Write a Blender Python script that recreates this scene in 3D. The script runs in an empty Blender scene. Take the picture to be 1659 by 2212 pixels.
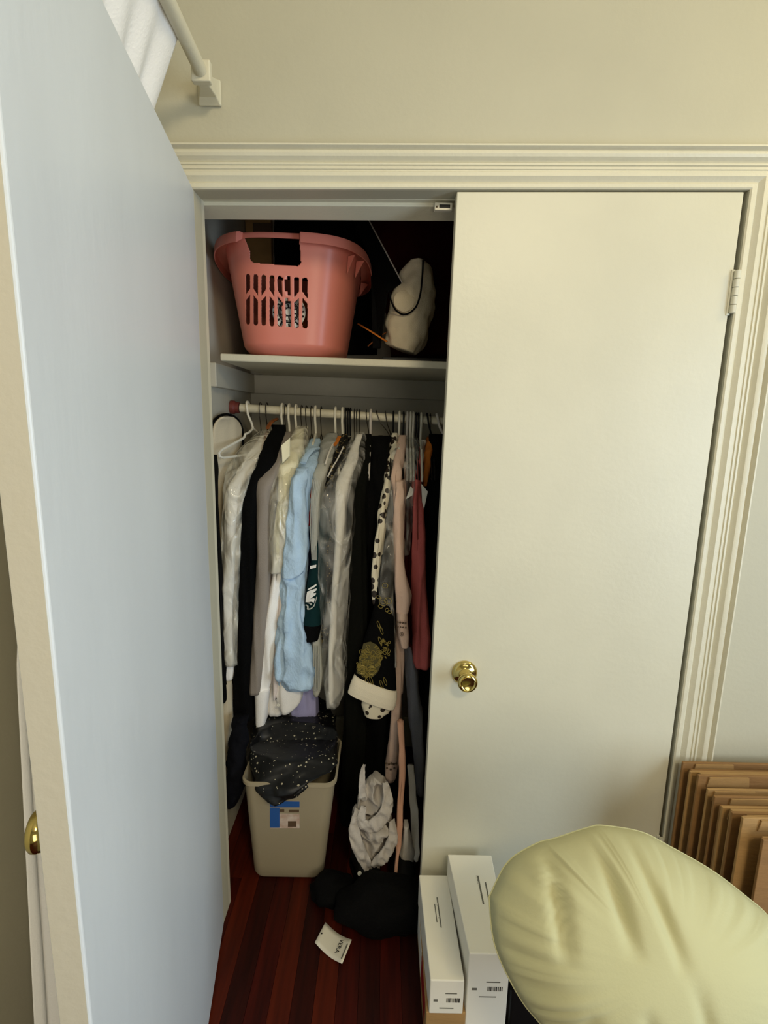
import bpy, bmesh, math, random
import numpy as np
from mathutils import Matrix, Vector, noise
random.seed(7)
S = bpy.context.scene
COL = S.collection

# ------------------------------------------------------------------ camera
F, PITCH, ROLL, YAW = 1130.0, math.radians(10.436), math.radians(1.204), math.radians(-.115)
CAM = np.array([.45, -1.315, 1.4987])
def _axes():
    cy, sy, cp, sp = math.cos(YAW), math.sin(YAW), math.cos(PITCH), math.sin(PITCH)
    fwd = np.array([0, cp, -sp]); up = np.array([0, sp, cp]); rt = np.array([1., 0, 0])
    r2 = math.cos(ROLL)*rt + math.sin(ROLL)*up; u2 = -math.sin(ROLL)*rt + math.cos(ROLL)*up
    Rz = np.array([[cy, -sy, 0], [sy, cy, 0], [0, 0, 1]])
    return Rz@r2, Rz@u2, Rz@fwd
RT, UP, FW = _axes()
cd = bpy.data.cameras.new('camera'); cam = bpy.data.objects.new('camera', cd); COL.objects.link(cam)
cd.sensor_fit = 'VERTICAL'; cd.sensor_height = 36; cd.lens = 36*F/2212; cd.clip_start = .02
cam.matrix_world = Matrix(((RT[0], UP[0], -FW[0], CAM[0]), (RT[1], UP[1], -FW[1], CAM[1]), (RT[2], UP[2], -FW[2], CAM[2]), (0, 0, 0, 1)))
S.camera = cam

# ------------------------------------------------------------------ world, lights, exposure
S.view_settings.view_transform = 'Standard'; S.view_settings.look = 'None'
S.view_settings.exposure = .10; S.view_settings.gamma = 1; S.view_settings.use_curve_mapping = False
wd = bpy.data.worlds.new('world'); S.world = wd; wd.use_nodes = True
wd.node_tree.nodes['Background'].inputs[0].default_value = (.75, .85, 1, 1)
wd.node_tree.nodes['Background'].inputs[1].default_value = .25
def area(name, loc, target, size, power, color, size_y=None):
    l = bpy.data.lights.new(name, 'AREA'); l.energy = power; l.color = color; l.size = size
    if size_y: l.shape = 'RECTANGLE'; l.size_y = size_y
    o = bpy.data.objects.new(name, l); COL.objects.link(o); o.location = loc
    o.rotation_euler = (Vector(target)-Vector(loc)).to_track_quat('-Z', 'Y').to_euler(); return o
area('window_daylight', (2.62, -1.6, 1.2), (0, -.45, .95), 1.1, 56, (.64, .81, 1.0), 1.7)
area('ceiling_lamp_light', (1.05, -2.2, 2.64), (.75, -.1, .8), .40, 25, (1.0, .84, .55))
area('closet_fill_light', (1.15, -3.1, 1.05), (.35, 0, .9), 1.2, 20.5, (1.0, .94, .82), 1.4)  # added fill behind the camera to brighten the closet front
area('corner_lamp_light', (2.15, -.55, 2.45), (1.7, 0, 2.2), .25, 4.6, (1.0, .82, .36))

# ------------------------------------------------------------------ helpers
def ray(px, py): return RT*((px-829.5)/F) + UP*(-(py-1106)/F) + FW
def W(px, py, Y): d = ray(px, py); return CAM + d*((Y-CAM[1])/d[1])       # point of the plane y = Y seen at a photo position
def WZ(px, py, z): d = ray(px, py); return CAM + d*((z-CAM[2])/d[2])
def WX(px, py, x): d = ray(px, py); return CAM + d*((x-CAM[0])/d[0])
def PR(p):
    v = np.asarray(p, float)-CAM; z = v@FW
    return np.array([829.5+F*(v@RT)/z, 1106-F*(v@UP)/z])
def lin(h):
    h = h.lstrip('#'); c = [int(h[i:i+2], 16)/255 for i in (0, 2, 4)]
    return [x/12.92 if x <= .04045 else ((x+.055)/1.055)**2.4 for x in c] + [1]
def mat(name, color, rough=.6, bump=0, bscale=60, stretch=(1, 1, 1), var=0, vscale=8, metal=0, spec=.5, var2=None, sheen=0):
    m = bpy.data.materials.new(name); m.use_nodes = True; nt = m.node_tree; n = nt.nodes; L = nt.links
    b = n['Principled BSDF']; c = lin(color)
    b.inputs['Base Color'].default_value = c; b.inputs['Roughness'].default_value = rough
    b.inputs['Metallic'].default_value = metal; b.inputs['Specular IOR Level'].default_value = spec
    if sheen: b.inputs['Sheen Weight'].default_value = sheen
    tc = n.new('ShaderNodeTexCoord'); mp = n.new('ShaderNodeMapping'); L.new(tc.outputs['Object'], mp.inputs[0]); mp.inputs['Scale'].default_value = stretch
    if var or var2:
        t = n.new('ShaderNodeTexNoise'); t.inputs['Scale'].default_value = vscale; t.inputs['Detail'].default_value = 4; L.new(mp.outputs[0], t.inputs['Vector'])
        r = n.new('ShaderNodeValToRGB'); L.new(t.outputs[0], r.inputs[0])
        c2 = lin(var2) if var2 else [x*(1+var) for x in c[:3]]+[1]
        r.color_ramp.elements[0].position = .35; r.color_ramp.elements[1].position = .68
        r.color_ramp.elements[0].color = [x*(1-var) for x in c[:3]]+[1]; r.color_ramp.elements[1].color = c2
        L.new(r.outputs[0], b.inputs['Base Color'])
    if bump:
        t = n.new('ShaderNodeTexNoise'); t.inputs['Scale'].default_value = bscale; t.inputs['Detail'].default_value = 6; L.new(mp.outputs[0], t.inputs['Vector'])
        bp = n.new('ShaderNodeBump'); bp.inputs['Strength'].default_value = bump; bp.inputs['Distance'].default_value = .01
        L.new(t.outputs[0], bp.inputs['Height']); L.new(bp.outputs[0], b.inputs['Normal'])
    return m
def film(name, tint, clear=.7, rough=.10, bscale=9):
    m = bpy.data.materials.new(name); m.use_nodes = True; nt = m.node_tree; n = nt.nodes; L = nt.links
    out = n['Material Output']; b = n['Principled BSDF']; b.inputs['Base Color'].default_value = lin(tint); b.inputs['Roughness'].default_value = rough
    b.inputs['Specular IOR Level'].default_value = .8
    tr = n.new('ShaderNodeBsdfTransparent'); tr.inputs[0].default_value = (.98, .98, .96, 1)
    mx = n.new('ShaderNodeMixShader'); tc = n.new('ShaderNodeTexCoord'); mp = n.new('ShaderNodeMapping'); mp.inputs['Scale'].default_value = (1.7, 1.7, .8)
    L.new(tc.outputs['Object'], mp.inputs[0])
    t = n.new('ShaderNodeTexNoise'); t.inputs['Scale'].default_value = bscale; t.inputs['Detail'].default_value = 1.5; t.inputs['Distortion'].default_value = 1.2; L.new(mp.outputs[0], t.inputs['Vector'])
    bp = n.new('ShaderNodeBump'); bp.inputs['Strength'].default_value = .8; bp.inputs['Distance'].default_value = .05
    L.new(t.outputs[0], bp.inputs['Height']); L.new(bp.outputs[0], b.inputs['Normal'])
    r = n.new('ShaderNodeMapRange'); r.inputs[1].default_value = .40; r.inputs[2].default_value = .70; r.inputs[3].default_value = clear+.12; r.inputs[4].default_value = clear-.30
    L.new(t.outputs[0], r.inputs[0]); L.new(r.outputs[0], mx.inputs[0]); L.new(b.outputs[0], mx.inputs[1]); L.new(tr.outputs[0], mx.inputs[2]); L.new(mx.outputs[0], out.inputs[0])
    return m

class MB:
    """collects geometry for ONE mesh object"""
    def __init__(s): s.v = []; s.f = []
    def add(s, vs, fs):
        k = len(s.v); s.v += [tuple(map(float, v)) for v in vs]; s.f += [tuple(i+k for i in f) for f in fs]
    def box(s, x0, x1, y0, y1, z0, z1):
        s.add([(x0,y0,z0),(x1,y0,z0),(x1,y1,z0),(x0,y1,z0),(x0,y0,z1),(x1,y0,z1),(x1,y1,z1),(x0,y1,z1)],
              [(0,3,2,1),(4,5,6,7),(0,1,5,4),(1,2,6,5),(2,3,7,6),(3,0,4,7)])
    def hexa(s, b, t):  # bottom and top quads, same winding
        s.add(list(b)+list(t), [(3,2,1,0),(4,5,6,7),(0,1,5,4),(1,2,6,5),(2,3,7,6),(3,0,4,7)])
    def loft(s, rings, cap=True, closed=True):
        n = len(rings[0]); vs = [p for r in rings for p in r]; fs = []
        for i in range(len(rings)-1):
            for j in range(n if closed else n-1):
                a = i*n+j; b = i*n+(j+1) % n; fs.append((a, b, b+n, a+n))
        if cap and closed: fs.append(tuple(range(n))[::-1]); fs.append(tuple(range(len(vs)-n, len(vs))))
        s.add(vs, fs)
    def tube(s, pts, r, seg=8, rs=None, flat=1.0, uflat=1.0):
        pts = [np.array(p, float) for p in pts]; rings = []; prev = None
        for i, p in enumerate(pts):
            t = pts[min(i+1, len(pts)-1)]-pts[max(i-1, 0)]; t = t/(np.linalg.norm(t)+1e-12)
            if prev is None:
                a = np.array([0, 0, 1.]) if abs(t[2]) < .9 else np.array([1., 0, 0])
                u = np.cross(t, a)
            else: u = prev-t*(prev@t)
            u /= np.linalg.norm(u)+1e-12; prev = u; w = np.cross(t, u); rr = rs[i] if rs is not None else r
            rings.append([p+rr*(uflat*math.cos(2*math.pi*k/seg)*u+flat*math.sin(2*math.pi*k/seg)*w) for k in range(seg)])
        s.loft(rings)
    def lathe(s, prof, o, axis, seg=28):  # prof: (radius, distance along axis)
        a = np.array(axis, float); a /= np.linalg.norm(a); u = np.cross(a, [0, 0, 1.]) if abs(a[2]) < .9 else np.array([1., 0, 0]); u /= np.linalg.norm(u); w = np.cross(a, u)
        s.loft([[np.array(o)+a*d+r*(math.cos(2*math.pi*k/seg)*u+math.sin(2*math.pi*k/seg)*w) for k in range(seg)] for r, d in prof])
    def slab(s, poly, d):  # polygon of 3-D points pushed along d
        n = len(poly); d = np.array(d, float); P = [np.array(p, float) for p in poly]
        s.add(P+[p+d for p in P], [tuple(range(n))[::-1], tuple(range(n, 2*n))]+[(i, (i+1) % n, (i+1) % n+n, i+n) for i in range(n)])
ORG = {}
def obj(name, mb, m, parent=None, smooth=True, bevel=0, bseg=2, origin=None, angle=35, thick=0):
    V = np.array(mb.v)
    lo, hi = V.min(0), V.max(0)
    o3 = np.array(origin) if origin is not None else np.array([(lo[0]+hi[0])/2, (lo[1]+hi[1])/2, lo[2]])
    me = bpy.data.meshes.new(name); me.from_pydata([tuple(p) for p in V-o3], [], mb.f); me.update()
    bm = bmesh.new(); bm.from_mesh(me); bmesh.ops.recalc_face_normals(bm, faces=bm.faces); bm.to_mesh(me); bm.free()
    o = bpy.data.objects.new(name, me); COL.objects.link(o); me.materials.append(m)
    po = ORG.get(parent.name, np.zeros(3)) if parent else np.zeros(3)
    o.location = o3-po; ORG[o.name] = o3
    if parent: o.parent = parent
    if smooth:
        for p in me.polygons: p.use_smooth = True
        if angle: me.set_sharp_from_angle(angle=math.radians(angle))
    if thick:
        md = o.modifiers.new('thickness', 'SOLIDIFY'); md.thickness = thick; md.offset = 0
    if bevel:
        md = o.modifiers.new('bevel', 'BEVEL'); md.width = bevel; md.segments = bseg; md.limit_method = 'ANGLE'; md.angle_limit = math.radians(40)
    return o
def tag(o, label=None, cat=None, group=None, kind=None):
    for k, v in (('label', label), ('category', cat), ('group', group), ('kind', kind)):
        if v: o[k] = v
    return o
def empty(name, loc):
    o = bpy.data.objects.new(name, None); COL.objects.link(o); o.location = loc; o.empty_display_size = .05; ORG[o.name] = np.array(loc, float); return o
def struct(name, mb, m, parent=None, **k):
    o = obj(name, mb, m, parent, **k)
    if not parent: o['kind'] = 'structure'
    return o
def nz(x, y, z): return noise.noise(Vector((x, y, z)))

# ------------------------------------------------------------------ materials
M = {}
M['wall'] = mat('wall_paint', '#b6b19b', .55, .06, 90, var=.03, vscale=3)
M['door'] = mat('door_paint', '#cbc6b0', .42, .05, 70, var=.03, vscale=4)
M['door_daylit'] = mat('door_paint_daylit', '#cbd0d4', .40, .05, 60, stretch=(1, 1, .35), var=.035, vscale=5)  # bluish window light is painted into the open door's base colour
M['edge'] = mat('door_edge_warm_lit', '#bdb6a4', .45, .08, 80)  # beige puts the warm light on the door's free edge into its colour
M['trim'] = mat('trim_paint', '#cfc9b2', .42, .10, 120, var=.02)
M['inner'] = mat('closet_paint', '#b4af9f', .6, .08, 80, var=.04)
M['ceil'] = mat('ceiling_paint', '#e6e3d8', .8)
M['floor'] = mat('stained_board', '#390a03', .5, .05, 30, stretch=(9, .6, 1), var=.45, vscale=5, spec=.2)
M['floor_b'] = mat('stained_board_dark', '#2b0702', .5, .05, 30, stretch=(9, .6, 1), var=.4, vscale=5, spec=.2)
M['floor_c'] = mat('stained_board_light', '#491505', .5, .05, 30, stretch=(9, .6, 1), var=.35, vscale=5, spec=.2)
M['gap'] = mat('floor_joint', '#1c0703', .8)
M['brass'] = mat('polished_brass', '#c9b36c', .12, metal=1)
M['darkhole'] = mat('dark_recess', '#0c0a08', .6)
M['steel'] = mat('painted_hinge', '#c9c6b4', .38, .05, 80)
M['pink'] = mat('pink_plastic', '#d8806f', .32, .02, 40)
M['white_plastic'] = mat('white_plastic', '#e4dfce', .35)
M['black_plastic'] = mat('black_plastic', '#080808', .5, spec=.3)
M['wire'] = mat('dark_wire', '#3a332a', .35, metal=.7)
M['wood'] = mat('hanger_wood', '#8a4d20', .4, .05, 40, stretch=(1, 1, 6), var=.2)
M['rod'] = mat('painted_rod', '#cfc8b0', .4, .3, 45, var=.08, vscale=30)
M['redcup'] = mat('rod_cup_red', '#6b2f28', .5, .1, 50)
def cloth(name, c, rough=.85, bump=.25, bscale=350, **k): M[name] = mat(name, c, rough, bump, bscale, spec=.12, **k)
for n_, c_ in dict(beige='#c8bba0', black='#040404', black2='#050505', suit='#030303', taupe='#8f857a', ivory='#f8f2d2', white='#f7f3ec', pinkwhite='#e6d8cf',
                   lav='#a9a6cf', navy='#101225', red='#7d1010', knit='#b9b8ad', hood='#9a9a92', green='#0e2d2f', olive='#0a0b06', blush='#e6c6b2', peach='#cf9f85',
                   coral='#d8706a', greysatin='#85868c', greywhite='#c9c2b8', dimwhite='#ddd8cd', orange='#c4722c', maroon='#3a0b07', cream='#f6edd6', graycloth='#bdb5ab', navycloth='#0b0c12').items():
    cloth(n_, c_)
M['blue'] = mat('blue_linen', '#b6d0e6', .8, .35, 160, stretch=(1, 1, .6), spec=.25, var=.06, vscale=20)
M['film_w'] = film('clear_film', '#f2ecd8', .68)
M['film_g'] = film('clear_film_gray', '#e6e3da', .80)
M['card'] = mat('cardboard', '#a4804e', .8, .12, 60, stretch=(1, 1, 3), var=.1, vscale=10)
M['card_b'] = mat('cardboard_dark', '#8a6539', .8, .12, 60, stretch=(1, 1, 3), var=.1, vscale=10)
M['card_lamplit'] = mat('cardboard_lamplit', '#d6ad68', .75, .12, 60, stretch=(6, 1, 1), var=.15, vscale=12)  # lighter cardboard copy, golden lamp light painted in for the rear flap
M['whitebox'] = mat('white_carton', '#ece8da', .45)
M['print_gray'] = mat('gray_ink', '#6a675c', .6)
M['print_black'] = mat('black_ink', '#1c1b18', .6)
M['print_red'] = mat('red_ink', '#8c1418', .5)
M['bin'] = mat('bin_plastic', '#a0947a', .38, .03, 60)
M['paper'] = mat('paper', '#ddd8c8', .7, .05, 40)
M['label_blue'] = mat('label_blue', '#27579a', .5)
M['label_pale'] = mat('label_pale', '#c9a995', .5, var2='#d8cdbf', var=.15, vscale=30)
M['label_dark'] = mat('label_dark', '#5a4632', .5)
M['gold_dark'] = mat('gold_thread_dark', '#4e471f', .6)
M['gold'] = mat('gold_thread', '#a3924a', .45, metal=.35)
M['emb_white'] = mat('emblem_white', '#e8e6e0', .7)
M['emb_silver'] = mat('emblem_silver', '#b6b6ac', .6)
M['emb_black'] = mat('emblem_black', '#050505', .7)
M['cushion'] = mat('cushion_cotton', '#b9b58c', .85, .06, 200, spec=.25)
M['curtain'] = mat('curtain_cotton', '#f4f2ee', .85, .15, 200, spec=.2)
def dots_mat(name, base, spot, scale, thr, spot2=None, rough=.5):
    m = bpy.data.materials.new(name); m.use_nodes = True; nt = m.node_tree; n = nt.nodes; L = nt.links; b = n['Principled BSDF']; b.inputs['Roughness'].default_value = rough
    tc = n.new('ShaderNodeTexCoord'); v = n.new('ShaderNodeTexVoronoi'); v.inputs['Scale'].default_value = scale; L.new(tc.outputs['Object'], v.inputs['Vector'])
    n2 = n.new('ShaderNodeTexNoise'); n2.inputs['Scale'].default_value = scale*.22; L.new(tc.outputs['Object'], n2.inputs['Vector'])
    a = n.new('ShaderNodeMath'); a.operation = 'MULTIPLY_ADD'; a.inputs[1].default_value = -.75; a.inputs[2].default_value = .38+thr; L.new(n2.outputs[0], a.inputs[0])
    c = n.new('ShaderNodeMath'); c.operation = 'LESS_THAN'; L.new(v.outputs['Distance'], c.inputs[0]); L.new(a.outputs[0], c.inputs[1])
    mx = n.new('ShaderNodeMix'); mx.data_type = 'RGBA'; L.new(c.outputs[0], mx.inputs['Factor']); mx.inputs['A'].default_value = lin(base); mx.inputs['B'].default_value = lin(spot)
    L.new(mx.outputs['Result'], b.inputs['Base Color']); return m
M['sequin'] = dots_mat('sequined_black', '#040404', '#b0a88e', 80, .145)
M['print'] = dots_mat('cream_brown_print', '#e4dcc4', '#2a2018', 38, .40)
M['darkprint'] = dots_mat('dark_beaded', '#0b0a08', '#8c7a4c', 120, .25)

# ------------------------------------------------------------------ room shell
HL, HR = W(427, 411, 0), W(1612, 412, 0)     # head corners of the closet opening
def headz(x): return HL[2]+(HR[2]-HL[2])*(x-HL[0])/(HR[0]-HL[0])
OX0, OX1 = 0.0, 1.272
CW, CB = -.10, .88      # closet side wall, closet back wall
ROOM = (-.33, 2.7, -3.2, 2.72)
b = MB(); zt = 2.02
b.box(ROOM[0], OX0, 0, .05, 0, 2.72); b.box(OX1, ROOM[1], 0, .05, 0, 2.72)
b.hexa([(OX0, 0, headz(OX0)), (OX1, 0, headz(OX1)), (OX1, .05, headz(OX1)), (OX0, .05, headz(OX0))], [(OX0, 0, 2.72), (OX1, 0, 2.72), (OX1, .05, 2.72), (OX0, .05, 2.72)])
struct('wall_back', b, M['wall'], smooth=False)
b = MB(); b.box(CW-.06, 1.5, CB, CB+.06, 0, 2.6); struct('wall_closet_back', b, M['inner'], smooth=False)
b = MB(); b.box(CW-.06, CW, .05, CB, 0, 2.6); struct('wall_closet_left', b, M['inner'], smooth=False)
b = MB(); b.box(1.44, 1.5, .05, CB, 0, 2.6); struct('wall_closet_right', b, M['inner'], smooth=False)
b = MB(); b.box(CW, 1.44, .05, CB, 2.5, 2.6); struct('ceiling_closet', b, M['inner'], smooth=False)
b = MB(); b.box(ROOM[0], ROOM[1], ROOM[2], 0, 2.72, 2.8); struct('ceiling', b, M['ceil'], smooth=False)
b = MB(); b.box(ROOM[0]-.06, ROOM[0], ROOM[2], .05, 0, 2.72); struct('wall_left', b, M['wall'], smooth=False)
b = MB(); b.box(ROOM[1], ROOM[1]+.06, ROOM[2], .05, 0, 2.72); struct('wall_right', b, M['wall'], smooth=False)
b = MB(); b.box(ROOM[0], ROOM[1], ROOM[2]-.06, ROOM[2], 0, 2.72); struct('wall_front', b, M['wall'], smooth=False)
# floor: sub-floor with single boards running into the closet
b = MB(); b.box(ROOM[0], ROOM[1], ROOM[2], CB, -.05, -.012); fl = struct('floor', b, M['gap'], smooth=False)
x = ROOM[0]; rr = random.Random(3)
while x < ROOM[1]-.01:
    w = .057; x1 = min(x+w, ROOM[1]); y = ROOM[2]; y0 = y
    near = -.3 < x < 1.3
    cuts = [ROOM[2], -.95+rr.uniform(-.4, .4), rr.uniform(.1, .5), CB] if near else [ROOM[2], CB]
    for c0, c1 in zip(cuts[:-1], cuts[1:]):
        p = MB(); dz = rr.uniform(-.0008, .0008); p.box(x+.0004, x1-.0004, c0+.0005, c1-.0005, -.012, dz)
        obj('plank', p, M[rr.choice(['floor', 'floor', 'floor_b', 'floor_c'])], fl, smooth=False)
    x += w

# casing profile: (offset outward from the opening, protrusion)
PROF = [(0, 0), (0, .008), (.004, .012), (.014, .012), (.019, .009), (.028, .017), (.031, .020), (.041, .020), (.043, .0165), (.0465, .0165), (.048, .020), (.0525, .020),
        (.054, .0165), (.0575, .0165), (.059, .021), (.064, .021), (.067, .0155), (.071, .020), (.077, .0285), (.084, .032), (.090, .032), (.092, .027), (.094, .027), (.100, .041), (.104, .041), (.104, 0)]
def casing(name, pts, m):
    rings = []
    for (x, z), (dx, dz) in pts:
        rings.append([(x+dx*t*.88, -p*.80, z+dz*t*.79) for t, p in PROF])
    b = MB(); b.loft(rings, cap=True); return struct(name, b, m, angle=25)
zl, zr = headz(OX0), headz(OX1)
casing('trim_1', [((OX0, zl), (-1, 1)), ((OX1, zr), (1, 1))], M['trim'])
casing('trim_2', [((OX1, 0), (1, 0)), ((OX1, zr), (1, 1))], M['trim'])
casing('trim_3', [((OX0, 0), (-1, 0)), ((OX0, zl), (-1, 1))], M['trim'])
# head jamb and stop
b = MB(); za = W(700, 436, .055)[2]; zb = W(700, 460, .13)[2]
b.hexa([(CW, .05, za-.002), (OX1, .05, za+.018), (OX1, .13, za+.018), (CW, .13, za-.002)], [(CW, .05, 2.12), (OX1, .05, 2.12), (OX1, .13, 2.12), (CW, .13, 2.12)])
struct('trim_4', b, M['trim'], smooth=False, bevel=.003)
b = MB(); zc = W(700, 445, .07)[2]
b.hexa([(CW, .068, zc-.006), (OX1, .068, zc+.014), (OX1, .13, zc+.002), (CW, .13, zc-.018)], [(CW, .068, zc+.03), (OX1, .068, zc+.05), (OX1, .13, zc+.05), (CW, .13, zc+.03)])
struct('trim_5', b, M['trim'], smooth=False, bevel=.002)
b = MB(); b.box(OX0-.10, OX0, .05, .07, 0, 2.02); struct('trim_6', b, M['trim'], smooth=False)
# baseboards
b = MB(); b.box(CW, CW+.016, .07, CB, 0, .15); b.box(CW, CW+.022, .07, CB, 0, .13); struct('baseboard_closet_left', b, M['trim'], smooth=False, bevel=.004)
b = MB(); b.box(OX1+.11, ROOM[1], -.018, 0, 0, .16); b.box(OX1+.11, ROOM[1], -.024, 0, 0, .12); struct('baseboard_back', b, M['trim'], smooth=False, bevel=.004)
b = MB(); b.box(CW, 1.44, CB-.02, CB, 0, .14); struct('baseboard_closet_back', b, M['trim'], smooth=False, bevel=.004)

# ------------------------------------------------------------------ doors
def door_knob(parent, c, axis, name='knob'):
    k = MB(); k.lathe([(.001, 0), (.0335, 0), (.0345, .003), (.033, .007), (.026, .011), (.018, .0125), (.0165, .014), (.0155, .018), (.0125, .024), (.0115, .030), (.013, .036), (.019, .043),
        (.0245, .050), (.0262, .056), (.0255, .061), (.0225, .0645), (.0195, .0655), (.0185, .0640), (.0150, .0625), (.001, .0615)], c, axis, 36)
    return obj(name, k, M['brass'], parent, angle=50)
# right door, closed
FX = .6045
p0 = W(983, 412, 0); p1 = W(905, 1880, 0)
ztop = lambda x: headz(x)-.004
zbot = .012
lean = lambda z: FX+(p1[0]-p0[0])*(p0[2]-z)/(p0[2]-p1[2])*.9
d1 = empty('door_1', ((FX+OX1)/2, 0, 0)); d1['kind'] = 'structure'
b = MB(); xr_ = OX1-.009
b.hexa([(lean(0), -.004, zbot), (xr_, -.004, zbot), (xr_, .032, zbot), (lean(0), .032, zbot)], [(FX, -.004, ztop(FX)), (xr_-.002, -.004, ztop(xr_)), (xr_-.002, .032, ztop(xr_)), (FX, .032, ztop(FX))])
obj('door_panel', b, M['door'], d1, smooth=False, bevel=.002)
kc = W(1003, 1452, -.004); kn = door_knob(d1, kc, (.0, -1, 0)); kn['label'] = 'polished brass door knob'
b = MB(); b.lathe([(.0005, 0), (.0033, 0), (.0033, .0012), (.0005, .0012)], (kc[0]+.001, kc[1]-.0098, kc[2]+.0215), (0, -1, 0.25), 12); obj('lock_hole', b, M['darkhole'], kn)
def hinge(parent, x, zc_, y=-.012):
    h = MB(); h.box(x-.0105, x-.002, y+.0055, y+.009, zc_-.052, zc_+.050); leaf = obj('hinge', h, M['steel'], parent, smooth=False, bevel=.001)
    for i in range(5):
        k = MB(); a = zc_-.048+i*.0192; k.lathe([(.001, 0), (.0062, 0), (.007, .001), (.007, .0172), (.0062, .0182), (.001, .0182)], (x, y, a), (0, 0, 1), 14); obj('hinge_knuckle', k, M['steel'], leaf)
hz = W(1582, 630, -.012)
hinge(d1, OX1-.006, hz[2]); hinge(d1, OX1-.006, .28)
# left door, open towards the room
th = math.radians(81.0); dv = np.array([math.cos(th), -math.sin(th), 0]); nv = np.array([math.sin(th), math.cos(th), 0])   # nv = inner face normal (towards +X)
d2 = empty('door_2', (OX0, 0, 0)); d2['kind'] = 'structure'
h0 = np.array([.004, -.012, 0.])
DWID, DTH = .842, .033
pz = [WX(427, 412, .004)[2], 2.0]
q = [h0, h0+dv*DWID, h0+dv*DWID-nv*DTH, h0-nv*DTH]
b = MB(); b.hexa([tuple(p+np.array([0, 0, .012])) for p in q], [tuple(p+np.array([0, 0, headz(0)-.004])) for p in q])
obj('door_panel', b, M['door_daylit'], d2, smooth=False, bevel=.003, bseg=3)
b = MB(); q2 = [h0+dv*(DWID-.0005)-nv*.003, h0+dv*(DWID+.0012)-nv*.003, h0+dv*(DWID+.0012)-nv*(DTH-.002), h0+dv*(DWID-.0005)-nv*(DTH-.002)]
b.hexa([tuple(p+np.array([0, 0, .016])) for p in q2], [tuple(p+np.array([0, 0, headz(0)-.008])) for p in q2]); obj('door_edge_warm_tint', b, M['edge'], d2, smooth=False)['label'] = 'door edge with warm light put into its colour'
ko = h0+dv*(DWID-.115)-nv*DTH; ko[2] = WX(72, 1882, .06)[2]
k2 = door_knob(d2, ko, -nv); k2['label'] = 'brass knob on the outer face, half hidden'
hinge(d2, OX0-.012, 1.8); hinge(d2, OX0-.012, .25)

# magnetic catch under the head
cc = [W(938, 449, .067), W(976, 449, .067)]
b = MB(); b.box(cc[0][0], cc[1][0], .052, .067, cc[0][2]-.010, cc[0][2]+.007); mc = obj('magnetic_catch', b, M['white_plastic'], smooth=False, bevel=.0015)
tag(mc, 'small white magnetic door catch under the closet head beside the closed door', 'catch')
b = MB(); b.box(cc[0][0]+.011, cc[1][0]-.006, .0505, .0525, cc[0][2]-.005, cc[0][2]+.002); obj('magnet', b, M['darkhole'], mc, smooth=False)
b = MB(); b.lathe([(.0005, 0), (.0025, 0), (.0025, .001), (.0005, .0012)], (cc[0][0]+.005, .052, cc[0][2]-.003), (0, -1, 0), 10); obj('screw', b, M['wire'], mc)

# ------------------------------------------------------------------ shelf, cleats, rod
SY = .32
sl = W(475, 763, SY); sr = W(965, 781, SY); sg = (sr[2]-sl[2])/(sr[0]-sl[0])
def shz(x): return sl[2]+sg*(x-sl[0])
b = MB(); X0, X1 = sl[0], 1.43; T = .022
b.hexa([(X0, SY, shz(X0)-T), (X1, SY, shz(X1)-T), (X1, CB-.01, shz(X1)-T), (X0, CB-.01, shz(X0)-T)], [(X0, SY, shz(X0)), (X1, SY, shz(X1)), (X1, CB-.01, shz(X1)), (X0, CB-.01, shz(X0))])
shf = obj('closet_shelf', b, M['trim'], smooth=False, bevel=.004)
tag(shf, 'white painted closet shelf with a rounded end carrying the pink basket', 'shelf')
b = MB(); b.hexa([(CW, CB-.02, shz(CW)-T-.075), (1.44, CB-.02, shz(1.44)-T-.075), (1.44, CB, shz(1.44)-T-.075), (CW, CB, shz(CW)-T-.075)], [(CW, CB-.02, shz(CW)-T), (1.44, CB-.02, shz(1.44)-T), (1.44, CB, shz(1.44)-T), (CW, CB, shz(CW)-T)])
obj('cleat', b, M['inner'], shf, smooth=False, bevel=.003)
b = MB(); b.box(CW, CW+.02, SY+.05, CB-.02, shz(CW)-T-.075, shz(CW)-T-.001); obj('cleat', b, M['inner'], shf, smooth=False, bevel=.003)
RY = .58
rl = W(519, 881, RY); rr_ = W(955, 910, RY); rg = (rr_[2]-rl[2])/(rr_[0]-rl[0])
def rodz(x): return rl[2]+rg*(x-rl[0])
b = MB(); RR = .0150
b.tube([(x, RY, rodz(x)) for x in np.linspace(rl[0], 1.43, 12)], RR, 16)
rod = obj('closet_rod', b, M['rod'], angle=60); tag(rod, 'long round clothes rod with chipped cream paint under the shelf', 'rod')
b = MB(); b.lathe([(.001, 0), (.024, 0), (.024, .012), (.019, .018), (.019, .030), (.016, .030)], (CW+.002, RY, rodz(CW)), (1, 0, rg), 20); rc = obj('rod_socket', b, M['redcup'], rod); rc['label'] = 'dark red socket on the side wall'

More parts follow.
